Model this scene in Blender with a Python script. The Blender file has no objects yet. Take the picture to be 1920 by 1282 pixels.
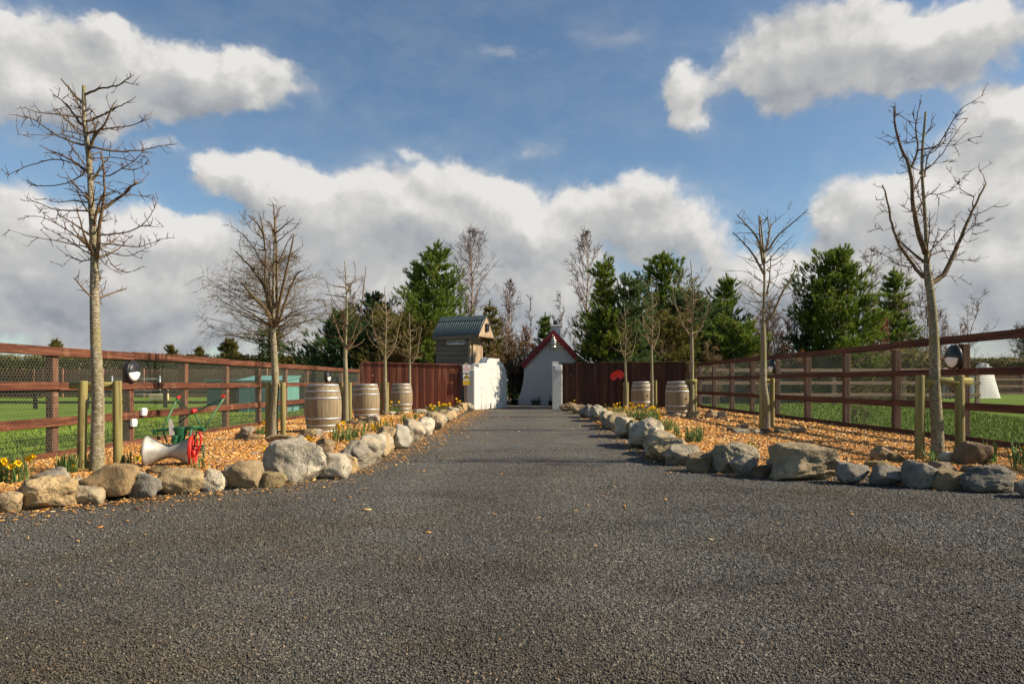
import bpy, math, random
import numpy as np
from mathutils import Vector, Matrix, noise

# ------------------------------------------------------------------ camera, sky, sun, exposure
scene = bpy.context.scene
C = scene.collection
FPX, HX, HY, CAMH = 1280.0, 1000.0, 717.0, 0.95      # a 24 mm lens held at waist height

cam_data = bpy.data.cameras.new('camera')
cam_data.sensor_width = 36.0
cam_data.lens = 24.0
cam_data.shift_x = (960.0 - HX) / 1920.0
cam_data.shift_y = (HY - 641.0) / 1920.0
cam_data.clip_start = 0.05
cam_data.clip_end = 3000.0
cam = bpy.data.objects.new('camera', cam_data)
cam.location = (0, 0, CAMH)
cam.rotation_euler = (math.radians(90), 0, 0)
C.objects.link(cam)
scene.camera = cam

SUN_EL, SUN_AZ = math.radians(34), math.radians(94)   # azimuth clockwise from +Y
sun_dir = Vector((math.sin(SUN_AZ) * math.cos(SUN_EL), math.cos(SUN_AZ) * math.cos(SUN_EL), math.sin(SUN_EL)))
sl = bpy.data.lights.new('sun', 'SUN')
sl.energy = 5.0
sl.angle = math.radians(0.5)
sl.color = (1.0, 0.87, 0.66)
so = bpy.data.objects.new('sun', sl)
so.rotation_euler = sun_dir.to_track_quat('Z', 'Y').to_euler()
so.location = sun_dir * 60
C.objects.link(so)
scene.view_settings.view_transform = 'Standard'
scene.view_settings.look = 'None'
scene.view_settings.exposure = 0.72
scene.view_settings.gamma = 1.0
scene.cycles.max_bounces = 6
scene.cycles.diffuse_bounces = 3
scene.cycles.transparent_max_bounces = 8


class G:
    """small helper for node trees"""
    def __init__(s, nt):
        s.nt = nt

    def n(s, typ, ins=None, **props):
        nd = s.nt.nodes.new(typ)
        for k, v in props.items():
            setattr(nd, k, v)
        for k, v in (ins or {}).items():
            sock = nd.inputs[k]
            if isinstance(v, bpy.types.NodeSocket):
                s.nt.links.new(v, sock)
            else:
                if sock.type == 'RGBA' and len(v) == 3:
                    v = (*v, 1.0)
                sock.default_value = v
        return nd

    def m(s, op, a, b=0.0, c=0.0, clamp=False):
        return s.n('ShaderNodeMath', {0: a, 1: b, 2: c}, operation=op, use_clamp=clamp).outputs[0]

    def vm(s, op, a, b=(0, 0, 0)):
        nd = s.n('ShaderNodeVectorMath', {0: a, 1: b}, operation=op)
        return nd.outputs['Value'] if op in ('DOT_PRODUCT', 'LENGTH') else nd.outputs[0]

    def mix(s, f, a, b, blend='MIX'):
        nd = s.nt.nodes.new('ShaderNodeMix')
        nd.data_type = 'RGBA'
        nd.blend_type = blend
        for i, v in ((0, f), (6, a), (7, b)):
            if isinstance(v, bpy.types.NodeSocket):
                s.nt.links.new(v, nd.inputs[i])
            else:
                if i and len(v) == 3:
                    v = (*v, 1.0)
                nd.inputs[i].default_value = v
        return nd.outputs[2]

    def noise(s, vec, scale, detail=4.0, rough=0.55, out='Fac', dist=0.0):
        return s.n('ShaderNodeTexNoise', {'Vector': vec, 'Scale': scale, 'Detail': detail, 'Roughness': rough,
                                          'Distortion': dist}).outputs[out]

    def vor(s, vec, scale, out='Distance', feature='F1', rand=1.0):
        return s.n('ShaderNodeTexVoronoi', {'Vector': vec, 'Scale': scale, 'Randomness': rand}, feature=feature).outputs[out]

    def ramp(s, f, stops, interp='LINEAR'):
        nd = s.n('ShaderNodeValToRGB', {'Fac': f})
        cr = nd.color_ramp
        cr.interpolation = interp
        while len(cr.elements) < len(stops):
            cr.elements.new(0.5)
        for e, (p, c) in zip(cr.elements, stops):
            e.position = p
            e.color = (*c, 1.0) if len(c) == 3 else c
        return nd.outputs[0]

    def mr(s, v, a, b, c=0.0, d=1.0, smooth=False):
        return s.n('ShaderNodeMapRange', {0: v, 1: a, 2: b, 3: c, 4: d},
                   interpolation_type='SMOOTHSTEP' if smooth else 'LINEAR').outputs[0]

    def scale(s, vec, sc):
        return s.vm('MULTIPLY', vec, sc)


# ---- sky: Nishita blue with cumulus banks laid out by compass bearing and height
world = bpy.data.worlds.new('World')
scene.world = world
world.use_nodes = True
wt = world.node_tree
wt.nodes.clear()
g = G(wt)

CLOUDS = [  # bearing / height of each bank, written as offsets in the 24 mm frame: centre, radii, weight
    (250, 120, 330, 120, 1.1), (30, 165, 280, 100, 1.0), (420, 125, 130, 85, .8), (210, 40, 60, 45, .45),
    (30, 60, 60, 120, .35), (180, 200, 260, 60, .45),
    (500, 345, 120, 80, 1.05), (620, 400, 200, 110, 1.0), (820, 375, 210, 120, 1.05), (960, 410, 200, 110, 1.0),
    (1150, 380, 150, 100, .95), (1260, 440, 120, 100, 1.0), (850, 500, 560, 130, 1.2), (400, 350, 50, 55, .5),
    (60, 430, 240, 130, 1.0), (250, 480, 240, 120, .9), (120, 560, 400, 110, .9), (330, 440, 100, 70, .45),
    (1640, 110, 260, 120, 1.1), (1500, 60, 180, 100, .8), (1310, 155, 85, 75, .95), (1290, 215, 60, 50, .45),
    (1800, 110, 150, 120, .95), (1460, 130, 110, 90, .35), (1400, 110, 80, 60, .35),
    (1860, 320, 170, 150, 1.0), (1700, 390, 190, 100, 1.05), (1580, 420, 90, 55, .6), (1900, 220, 120, 70, .7),
    (1650, 520, 400, 110, 1.0), (1850, 480, 260, 140, .9), (1450, 520, 200, 90, .75),
    (930, 95, 85, 55, .24), (1150, 62, 130, 35, .22), (1010, 285, 60, 28, .26), (320, 290, 60, 28, .38),
    (760, 275, 60, 24, .30), (700, 215, 120, 50, .05), (560, 150, 90, 60, .08),
    (960, 640, 1700, 110, .75), (700, 560, 800, 70, .4),
]
BLUE_GAPS = [(960, 585, 110, 45, .35), (1250, 300, 200, 60, .25), (1790, 420, 60, 40, .35), (100, 600, 120, 30, .4),
             (330, 385, 40, 45, .3), (360, 560, 80, 40, .3), (60, 100, 50, 40, .3)]


def cloud_group():
    ng = bpy.data.node_groups.new('cloud_field', 'ShaderNodeTree')
    ng.interface.new_socket('Bearing', in_out='INPUT', socket_type='NodeSocketVector')
    ng.interface.new_socket('Density', in_out='OUTPUT', socket_type='NodeSocketFloat')
    q = G(ng)
    gi = ng.nodes.new('NodeGroupInput')
    go = ng.nodes.new('NodeGroupOutput')
    P = gi.outputs[0]
    # domain warp so outlines billow
    w1 = q.noise(P, 5.5, 5.0, 0.58, 'Color')
    w2 = q.noise(q.vm('ADD', P, (3.1, 7.7, 1.3)), 17.0, 5.0, 0.6, 'Color')
    off = q.vm('ADD', q.scale(q.vm('SUBTRACT', w1, (.5, .5, .5)), (.16, .13, 0)),
               q.scale(q.vm('SUBTRACT', w2, (.5, .5, .5)), (.055, .045, 0)))
    W = q.vm('ADD', P, off)
    acc = None
    for sgn, lst in ((1, CLOUDS), (-1, BLUE_GAPS)):
        for (cx, cy, rx, ry, wgt) in lst:
            b, h = math.atan2(cx - HX, FPX), (HY - cy) / math.hypot(FPX, cx - HX)
            k = math.hypot(FPX, cx - HX)
            d = q.scale(q.vm('SUBTRACT', W, (b, h, 0)), (FPX / rx * 1.0, k / ry, 0))
            v = q.m('MULTIPLY_ADD', q.vm('DOT_PRODUCT', d, d), -1.0, 1.0, clamp=True)
            v = q.m('MULTIPLY', q.m('MULTIPLY', v, v), sgn * wgt)
            acc = v if acc is None else q.m('ADD', acc, v)
    det = q.noise(W, 8.0, 9.0, 0.66)
    fine = q.noise(q.scale(P, (1, 1.3, 1)), 30.0, 6.0, 0.6)
    field = q.m('MULTIPLY', q.m('SUBTRACT', det, 0.5), 0.75)
    field = q.m('ADD', field, q.m('MULTIPLY', q.m('SUBTRACT', fine, 0.5), 0.16))
    for sc_, am in ((11.0, .50), (24.0, .26), (52.0, .13)):     # cauliflower heads
        pv = q.n('ShaderNodeTexVoronoi', {'Vector': q.vm('ADD', P, q.scale(off, (.7, .7, 0))), 'Scale': sc_, 'Smoothness': .35}, feature='SMOOTH_F1', voronoi_dimensions='2D').outputs['Distance']
        field = q.m('ADD', field, q.m('MULTIPLY', q.m('SUBTRACT', 0.42, pv), am))
    field = q.m('ADD', acc, q.m('MULTIPLY', field, q.mr(acc, 0.0, 0.55, 0.22, 1.0)))
    field = q.m('SUBTRACT', field, 0.09)
    ng.links.new(field, go.inputs[0])
    return ng


cg = cloud_group()
dirn = g.n('ShaderNodeTexCoord').outputs['Generated']
sep = g.n('ShaderNodeSeparateXYZ', {0: dirn})
X, Y, Z = sep.outputs
bear = g.m('ARCTAN2', X, Y)
height = g.m('DIVIDE', Z, g.m('MAXIMUM', g.m('SQRT', g.m('ADD', g.m('MULTIPLY', X, X), g.m('MULTIPLY', Y, Y))), 0.05))
P = g.n('ShaderNodeCombineXYZ', {0: bear, 1: height}).outputs[0]


def field_at(off):
    nd = wt.nodes.new('ShaderNodeGroup')
    nd.node_tree = cg
    wt.links.new(g.vm('ADD', P, off) if off else P, nd.inputs[0])
    return nd.outputs[0]


D0 = field_at(None)
D1 = field_at((0.014, 0.026, 0))
wisp = g.noise(g.scale(P, (1, 1.6, 1)), 7.0, 7.0, .68)
veil = g.m('MULTIPLY', g.mr(D0, -0.30, 0.25, 0.0, 0.42), g.mr(wisp, .40, .70))
alpha = g.m('MAXIMUM', veil, g.mr(D0, 0.0, 0.56, 0.0, 1.0, True))
lit = g.m('SUBTRACT', D0, D1)
thick = g.mr(D0, 0.5, 1.9, 0.0, 1.0)
lightness = g.m('ADD', g.m('MULTIPLY', lit, 0.62), 0.70)
lightness = g.m('SUBTRACT', lightness, g.m('MULTIPLY', thick, 0.16))
soft = g.noise(P, 6.5, 6.0, 0.6)
lightness = g.m('ADD', lightness, g.m('MULTIPLY', g.m('SUBTRACT', soft, 0.5), 1.1))
base_dark = g.mr(height, 0.02, 0.25, -0.22, 0.0)
lightness = g.m('SUBTRACT', lightness, g.mr(height, .28, .52, 0.0, 0.13))
lightness = g.m('ADD', lightness, base_dark, clamp=True)
ccol = g.ramp(lightness, [(0.0, (2.6, 2.85, 3.2)), (0.30, (3.7, 3.85, 4.05)), (0.62, (4.9, 4.9, 4.85)), (1.0, (7.3, 7.15, 6.9))])
sky = g.n('ShaderNodeTexSky', sky_type='NISHITA', sun_disc=False, sun_elevation=SUN_EL, sun_rotation=SUN_AZ,
          altitude=50.0, air_density=1.0, dust_density=0.35, ozone_density=1.1).outputs[0]
skycol = g.mix(1.0, sky, (0.92, 1.04, 1.08), 'MULTIPLY')
col = g.mix(alpha, skycol, ccol)
bg = g.n('ShaderNodeBackground', {'Color': col, 'Strength': 0.067})
wo = g.n('ShaderNodeOutputWorld', {'Surface': bg.outputs[0]})
world.cycles.sampling_method = 'MANUAL'
world.cycles.sample_map_resolution = 512

# ------------------------------------------------------------------ helpers
def gz(x, y=0.0):
    """lie of the land: level drive, slightly lower field on the left, slightly higher on the right"""
    if x < -2.3:
        return -0.10 * min(1.0, (-2.3 - x) / 4.3)
    if x > 1.8:
        return 0.05 * min(1.0, (x - 1.8) / 4.6)
    return 0.0


def at(px, py, lift=0.0):
    """ground point seen at a picture point (iterates for the lie of the land)"""
    z = 0.0
    for _ in range(6):
        yy = FPX * (CAMH - z - lift) / (py - HY)
        xx = (px - HX) * yy / FPX
        z = gz(xx, yy)
    return Vector((xx, yy, z))


def tag(o, label=None, cat=None, group=None, kind=None):
    if label: o['label'] = label
    if cat: o['category'] = cat
    if group: o['group'] = group
    if kind: o['kind'] = kind
    return o


def thing(name, label, cat, loc=(0, 0, 0), rz=0.0, group=None):
    o = bpy.data.objects.new(name, None)
    o.empty_display_size = 0.2
    C.objects.link(o)
    o.location = loc
    o.rotation_euler = (0, 0, rz)
    return tag(o, label, cat, group)


def link(name, me, mat=None, parent=None, loc=None, rot=None):
    o = bpy.data.objects.new(name, me)
    C.objects.link(o)
    if mat and not me.materials:
        me.materials.append(mat)
    if parent: o.parent = parent
    if loc is not None: o.location = loc
    if rot is not None: o.rotation_euler = rot
    return o


def copy_tree(o, parent=None):
    c = o.copy()
    C.objects.link(c)
    c.parent = parent
    for ch in list(o.children):
        copy_tree(ch, c)
    return c


class MB:
    """collects shapes and links them as ONE mesh object"""
    def __init__(s):
        s.v, s.f, s.sm, s.mi = [], [], [], []
        s.cur = 0

    def add(s, vs, fs, smooth=False):
        b = len(s.v)
        s.v.extend(tuple(v) for v in vs)
        for f in fs:
            s.f.append(tuple(b + i for i in f))
            s.sm.append(smooth)
            s.mi.append(s.cur)

    def box(s, c, size, rot=None, taper=None):
        hx, hy, hz = size[0] / 2, size[1] / 2, size[2] / 2
        vs = []
        for z in (-hz, hz):
            k = taper if (taper and z > 0) else 1.0
            for x, y in ((-hx, -hy), (hx, -hy), (hx, hy), (-hx, hy)):
                vs.append(Vector((x * k, y * k, z)))
        if rot is not None:
            vs = [rot @ v for v in vs]
        c = Vector(c)
        s.add([v + c for v in vs], [(3, 2, 1, 0), (4, 5, 6, 7), (0, 1, 5, 4), (1, 2, 6, 5), (2, 3, 7, 6), (3, 0, 4, 7)])

    def bbox(s, c, size, bev=0.006, rot=None):
        """box with chamfered vertical and top edges"""
        hx, hy, hz = size[0] / 2, size[1] / 2, size[2] / 2
        b = min(bev, hx * .45, hy * .45, hz * .45)
        vs, fs = [], []
        def ring(x, y, z, k):
            return [Vector(p) for p in ((-x + k, -y, z), (x - k, -y, z), (x, -y + k, z), (x, y - k, z),
                                        (x - k, y, z), (-x + k, y, z), (-x, y - k, z), (-x, -y + k, z))]
        rings = [ring(hx - b, hy - b, -hz, b * .5), ring(hx, hy, -hz + b, b), ring(hx, hy, hz - b, b), ring(hx - b, hy - b, hz, b * .5)]
        for r in rings: vs += r
        for k in range(3):
            for i in range(8):
                j = (i + 1) % 8
                fs.append((k * 8 + i, k * 8 + j, k * 8 + 8 + j, k * 8 + 8 + i))
        fs.append(tuple(range(7, -1, -1)))
        fs.append(tuple(range(24, 32)))
        if rot is not None: vs = [rot @ v for v in vs]
        c = Vector(c)
        s.add([v + c for v in vs], fs)

    def tube(s, pts, rad, n=6, cap=True, smooth=True):
        pts = [Vector(p) for p in pts]
        if not hasattr(rad, '__len__'): rad = [rad] * len(pts)
        vs, fs = [], []
        up = None
        for i, p in enumerate(pts):
            t = (pts[min(i + 1, len(pts) - 1)] - pts[max(i - 1, 0)])
            if t.length < 1e-9: t = Vector((0, 0, 1))
            t.normalize()
            if up is None:
                up = Vector((1, 0, 0)) if abs(t.x) < 0.9 else Vector((0, 1, 0))
            a = t.cross(up)
            if a.length < 1e-6: a = t.cross(Vector((0, 1, 0.3)))
            a.normalize()
            b = a.cross(t)
            up = b
            for k in range(n):
                th = 2 * math.pi * k / n
                vs.append(p + (a * math.cos(th) + b * math.sin(th)) * rad[i])
        for i in range(len(pts) - 1):
            for k in range(n):
                k2 = (k + 1) % n
                fs.append((i * n + k, i * n + k2, (i + 1) * n + k2, (i + 1) * n + k))
        s.add(vs, fs, smooth)
        if cap:
            b = len(s.v) - len(vs)
            for f in (tuple(b + k for k in range(n - 1, -1, -1)), tuple(b + (len(pts) - 1) * n + k for k in range(n))):
                s.f.append(f); s.sm.append(False); s.mi.append(s.cur)

    def lathe(s, prof, n=24, axis='Z', c=(0, 0, 0), closed=False, smooth=True, wob=None):
        """prof: list of (r, h)"""
        c = Vector(c)
        vs, fs = [], []
        for j, (r, h) in enumerate(prof):
            for k in range(n):
                th = 2 * math.pi * k / n
                rr = r * (wob(j, k) if wob else 1.0)
                x, y = rr * math.cos(th), rr * math.sin(th)
                v = Vector((x, y, h)) if axis == 'Z' else (Vector((h, x, y)) if axis == 'X' else Vector((y, h, x)))
                vs.append(v + c)
        for j in range(len(prof) - 1):
            for k in range(n):
                k2 = (k + 1) % n
                fs.append((j * n + k, j * n + k2, (j + 1) * n + k2, (j + 1) * n + k))
        if closed:
            fs.append(tuple(range(n - 1, -1, -1)))
            fs.append(tuple((len(prof) - 1) * n + k for k in range(n)))
        s.add(vs, fs, smooth)

    def prism(s, poly, axis, a, b):
        """poly: 2D outline extruded along axis from a to b ('X': poly=(y,z); 'Y': poly=(x,z); 'Z': poly=(x,y))"""
        n = len(poly)
        def P(p, t):
            return (t, p[0], p[1]) if axis == 'X' else ((p[0], t, p[1]) if axis == 'Y' else (p[0], p[1], t))
        vs = [P(p, a) for p in poly] + [P(p, b) for p in poly]
        fs = [tuple(range(n)), tuple(range(2 * n - 1, n - 1, -1))]
        for i in range(n):
            j = (i + 1) % n
            fs.append((i, i + n, j + n, j))
        s.add(vs, fs)

    def build(s, name, mat=None, parent=None, loc=None, rot=None):
        me = bpy.data.meshes.new(name)
        me.from_pydata(s.v, [], s.f)
        me.polygons.foreach_set('use_smooth', s.sm)
        if isinstance(mat, (list, tuple)):
            for mm in mat: me.materials.append(mm)
            me.polygons.foreach_set('material_index', s.mi)
            mat = None
        elif mat:
            me.materials.append(mat)
        me.update()
        if any(len(f) > 4 for f in s.f) or True:
            import bmesh
            if len(s.f) < 60000:
                bm = bmesh.new(); bm.from_mesh(me)
                bmesh.ops.recalc_face_normals(bm, faces=bm.faces)
                bm.to_mesh(me); bm.free()
        return link(name, me, None, parent, loc, rot)


def np_mesh(name, verts, faces, rnd=None, smooth=False):
    """verts (N,3), faces (M,k) -> mesh, with an optional per-vertex 'rnd' value"""
    verts = np.ascontiguousarray(verts, dtype=np.float32)
    faces = np.ascontiguousarray(faces, dtype=np.int32)
    m, k = faces.shape
    me = bpy.data.meshes.new(name)
    me.vertices.add(len(verts))
    me.vertices.foreach_set('co', verts.ravel())
    me.loops.add(m * k)
    me.loops.foreach_set('vertex_index', faces.ravel())
    me.polygons.add(m)
    me.polygons.foreach_set('loop_start', np.arange(0, m * k, k, dtype=np.int32))
    try:
        me.polygons.foreach_set('loop_total', np.full(m, k, dtype=np.int32))
    except Exception:
        pass
    if smooth:
        me.polygons.foreach_set('use_smooth', np.ones(m, dtype=bool))
    if rnd is not None:
        at_ = me.attributes.new('rnd', 'FLOAT', 'POINT')
        at_.data.foreach_set('value', np.ascontiguousarray(rnd, dtype=np.float32))
    me.update(calc_edges=True)
    return me


def rot_mats(rng, n, tilt=math.pi):
    """random rotations: spin about Z, then tilt up to `tilt`"""
    a = rng.uniform(0, 2 * math.pi, n); t = rng.uniform(-tilt, tilt, n); b = rng.uniform(0, 2 * math.pi, n)
    ca, sa, ct, st, cb, sb = np.cos(a), np.sin(a), np.cos(t), np.sin(t), np.cos(b), np.sin(b)
    z0, o1 = np.zeros(n), np.ones(n)
    Rz = np.stack([np.stack([ca, -sa, z0], -1), np.stack([sa, ca, z0], -1), np.stack([z0, z0, o1], -1)], -2)
    Rx = np.stack([np.stack([o1, z0, z0], -1), np.stack([z0, ct, -st], -1), np.stack([z0, st, ct], -1)], -2)
    Rb = np.stack([np.stack([cb, -sb, z0], -1), np.stack([sb, cb, z0], -1), np.stack([z0, z0, o1], -1)], -2)
    return Rb @ Rx @ Rz


def basis_from_dir(d, rng):
    """(n,3) unit dirs -> rotations taking +Z to d with a random spin"""
    n = len(d)
    ref = np.where(np.abs(d[:, 2:3]) < 0.95, np.array([[0, 0, 1.0]]), np.array([[1.0, 0, 0]]))
    a = np.cross(ref, d); a /= np.linalg.norm(a, axis=1, keepdims=True)
    b = np.cross(d, a)
    th = rng.uniform(0, 2 * math.pi, n)[:, None]
    a2 = a * np.cos(th) + b * np.sin(th)
    b2 = np.cross(d, a2)
    return np.stack([a2, b2, d], -1)


def scatter(bv, bf, pos, R, sc, rnd=None):
    """copies of a base shape (bv, bf) at pos with rotation R and scale sc -> verts, faces, rnd"""
    n, k = len(pos), len(bv)
    sc = np.asarray(sc)
    if sc.ndim == 1: sc = sc[:, None]
    v = bv[None] * sc[:, None, :]
    v = np.einsum('nij,nkj->nki', R, v) + pos[:, None, :]
    f = (bf[None] + (np.arange(n) * k)[:, None, None]).reshape(-1, bf.shape[1])
    return v.reshape(-1, 3), f, (None if rnd is None else np.repeat(rnd, k))


def in_poly(x, y, poly):
    inside = np.zeros(len(x), bool)
    j = len(poly) - 1
    for i in range(len(poly)):
        xi, yi = poly[i]; xj, yj = poly[j]
        c = ((yi > y) != (yj > y)) & (x < (xj - xi) * (y - yi) / (yj - yi + 1e-12) + xi)
        inside ^= c
        j = i
    return inside


def gz_np(x):
    return np.where(x < -2.3, -0.10 * np.clip((-2.3 - x) / 4.3, 0, 1), np.where(x > 1.8, 0.05 * np.clip((x - 1.8) / 4.6, 0, 1), 0.0))


# ------------------------------------------------------------------ materials
MATS = {}


def material(name, build, rough=0.8, spec=0.3):
    m = bpy.data.materials.new(name)
    m.use_nodes = True
    nt = m.node_tree
    nt.nodes.clear()
    q = G(nt)
    b = q.n('ShaderNodeBsdfPrincipled', {'Roughness': rough, 'Specular IOR Level': spec})
    o = q.n('ShaderNodeOutputMaterial', {'Surface': b.outputs[0]})
    build(q, b, nt.links)
    MATS[name] = m
    return m


def bump(q, b, links, h, strength=0.4, dist=0.01, normal=None):
    nd = q.n('ShaderNodeBump', {'Height': h, 'Strength': strength, 'Distance': dist})
    links.new(nd.outputs[0], b.inputs['Normal'])
    return nd


def plain(name, col, rough=0.6, spec=0.3, metal=0.0, var=0.12, scale=8.0):
    def f(q, b, L):
        co = q.n('ShaderNodeTexCoord').outputs['Object']
        nz = q.noise(co, scale, 5.0, 0.6)
        c = q.mix(nz, tuple(x * (1 - var * 2) for x in col), tuple(min(1, x * (1 + var * 2)) for x in col))
        L.new(c, b.inputs['Base Color'])
        b.inputs['Metallic'].default_value = metal
        L.new(q.mr(nz, 0.3, 0.7, max(0.05, rough - .12), min(1, rough + .12)), b.inputs['Roughness'])
        bump(q, b, L, q.noise(co, scale * 6, 4.0), 0.12, 0.004)
    return material(name, f, rough, spec)


def grain_wood(name, dark, mid, pale, along='Y', s=1.0, palefac=0.62, rough=0.8, worldco=False, drk=0.0):
    """timber with grain along one axis, knots, weathering and pale bands of painted shine"""
    st = {'X': (1.1, 34, 34), 'Y': (34, 1.1, 34), 'Z': (34, 34, 1.1)}[along]
    def f(q, b, L):
        tc = q.n('ShaderNodeTexCoord')
        oi = q.n('ShaderNodeObjectInfo')
        co = tc.outputs['Object']
        co = q.vm('ADD', co, q.scale(q.n('ShaderNodeCombineXYZ', {0: oi.outputs['Random'], 1: oi.outputs['Random'], 2: oi.outputs['Random']}).outputs[0], (37., 53., 71.)))
        gco = q.scale(co, tuple(x * s for x in st))
        n1 = q.noise(gco, 1.0, 6.0, 0.62, dist=0.6)
        n2 = q.noise(q.scale(co, tuple(x * s * 3.5 for x in st)), 1.0, 4.0, 0.6)
        n3 = q.noise(co, 1.7, 4.0, 0.6)
        c = q.ramp(n1, [(0.36, dark), (0.50, mid), (0.68, tuple(a * .6 + p * .4 for a, p in zip(mid, pale)))])
        wear = q.m('MULTIPLY', q.mr(n2, palefac, palefac + .12), q.mr(n3, 0.42, 0.62))
        c = q.mix(wear, c, pale)
        kn = q.vor(q.scale(co, tuple((4.0 if k == along else 7.5) for k in 'XYZ')), 0.55)
        c = q.mix(q.mr(kn, 0.10, 0.04), c, tuple(x * .45 for x in dark))
        shine_band = q.noise(q.scale(co, tuple((3.2 if k == along else .8) for k in 'XYZ')), 1.0, 3.0, 0.7)  # shiny spots across the timber, painted into the colour as pale bands
        c = q.mix(q.mr(shine_band, 0.60, 0.74, 0, .55), c, pale)
        c = q.mix(q.mr(n3, 0.35, 0.75, 0.0, 0.35), c, tuple(x * .75 for x in dark))
        L.new(c, b.inputs['Base Color'])
        h = q.m('ADD', n1, q.m('MULTIPLY', n2, 0.5))
        bump(q, b, L, h, 0.35, 0.006)
    return material(name, f, rough, 0.25)


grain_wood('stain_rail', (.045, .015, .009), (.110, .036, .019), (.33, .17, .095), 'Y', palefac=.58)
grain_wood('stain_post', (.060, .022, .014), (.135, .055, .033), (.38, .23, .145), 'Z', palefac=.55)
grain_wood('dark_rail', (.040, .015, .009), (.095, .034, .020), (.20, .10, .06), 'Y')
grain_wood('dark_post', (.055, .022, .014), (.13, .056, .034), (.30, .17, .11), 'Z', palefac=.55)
grain_wood('far_fence', (.13, .055, .035), (.28, .13, .085), (.46, .28, .19), 'Z', palefac=.5)
grain_wood('tan_rail', (.24, .13, .085), (.46, .28, .19), (.60, .42, .30), 'X', palefac=.55)
grain_wood('black_rail', (.012, .010, .009), (.03, .025, .02), (.06, .05, .045), 'X')
grain_wood('stake_wood', (.13, .105, .036), (.255, .215, .078), (.40, .33, .16), 'Z', palefac=.6)
grain_wood('cross_wood', (.15, .125, .036), (.28, .25, .078), (.42, .36, .16), 'X', palefac=.6)
grain_wood('grey_wood', (.105, .075, .053), (.205, .150, .108), (.31, .24, .18), 'X', palefac=.6)
grain_wood('pale_wood', (.25, .175, .11), (.42, .31, .205), (.55, .43, .30), 'Z', palefac=.6)  # paler timber tone for the hut's side, gables and soffit
grain_wood('end_post', (.20, .12, .08), (.36, .24, .16), (.5, .36, .26), 'Z', palefac=.6)


def board_mat(name, dark, mid, pale, speck):
    """close-boarded panel: vertical boards with their own tone, paint scuffs"""
    def f(q, b, L):
        co = q.n('ShaderNodeTexCoord').outputs['Object']
        sp = q.n('ShaderNodeSeparateXYZ', {0: co})
        idx = q.m('FLOOR', q.m('DIVIDE', sp.outputs[0], 0.125))
        rn = q.n('ShaderNodeTexWhiteNoise', {'W': idx}, noise_dimensions='1D').outputs['Value']
        gco = q.vm('ADD', q.scale(co, (16, 16, 0.7)), q.n('ShaderNodeCombineXYZ', {2: q.m('MULTIPLY', rn, 40.0)}).outputs[0])
        n1 = q.noise(gco, 1.0, 6.0, 0.62, dist=0.5)
        c = q.ramp(n1, [(0.30, dark), (0.52, mid), (0.74, pale)])
        c = q.mix(q.mr(rn, 0, 1, 0.0, 0.75), c, tuple(x * .7 for x in dark))
        kn = q.vor(q.scale(co, (7, 7, 3.2)), 1.0)
        n2 = q.noise(co, 2.2, 3.0)
        c = q.mix(q.m('MULTIPLY', q.mr(kn, 0.13, 0.05), q.mr(n2, 0.45, 0.6)), c, speck)
        L.new(c, b.inputs['Base Color'])
        bump(q, b, L, n1, 0.3, 0.005)
    return material(name, f, 0.75, 0.3)


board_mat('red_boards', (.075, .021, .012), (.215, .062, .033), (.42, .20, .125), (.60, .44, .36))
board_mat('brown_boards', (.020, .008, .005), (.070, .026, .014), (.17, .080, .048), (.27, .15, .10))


def tracks(q, co, c):
    """compacted pale wheel tracks, silty brown strips and damp patches on the drive"""
    sp = q.n('ShaderNodeSeparateXYZ', {0: co})
    wob = q.m('MULTIPLY', q.m('SUBTRACT', q.noise(q.scale(co, (.25, .25, .25)), 1.0, 3.0), .5), 1.5)
    fan = q.m('DIVIDE', sp.outputs[1], q.m('MAXIMUM', q.m('MINIMUM', sp.outputs[1], 8.0), 1.0))
    x = q.m('ADD', q.m('ADD', sp.outputs[0], .3), wob)
    band = q.m('ABSOLUTE', q.m('SUBTRACT', q.m('ABSOLUTE', x), .82))
    tr = q.m('MULTIPLY', q.mr(band, .62, .12), q.mr(q.noise(q.scale(co, (1.2, .4, 1)), 1.0, 5.0, .65), .3, .62))
    c = q.mix(q.m('MULTIPLY', tr, .75), c, q.mix(1.0, c, (1.42, 1.41, 1.38), 'MULTIPLY'))
    near = q.m('MULTIPLY', q.mr(sp.outputs[1], 3.9, 2.1), q.mr(q.noise(q.scale(co, (.9, 1.4, 1)), 1.0, 5.0, .65), .34, .60))
    c = q.mix(q.m('MULTIPLY', near, .75), c, q.mix(1.0, c, (.72, .60, .46), 'MULTIPLY'))
    silt = q.mr(q.noise(q.vm('ADD', q.scale(co, (.55, .9, 1)), (4.2, 9.1, 0)), 1.0, 6.0, .66), .50, .70)
    c = q.mix(q.m('MULTIPLY', silt, .85), c, q.mix(1.0, c, (.78, .66, .50), 'MULTIPLY'))
    damp = q.mr(q.noise(q.vm('ADD', q.scale(co, (.7, 1.3, 1)), (14.2, 3.1, 0)), 1.0, 6.0, .62), .52, .68)
    return q.mix(q.m('MULTIPLY', damp, .75), c, q.mix(1.0, c, (.58, .57, .56), 'MULTIPLY'))


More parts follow.
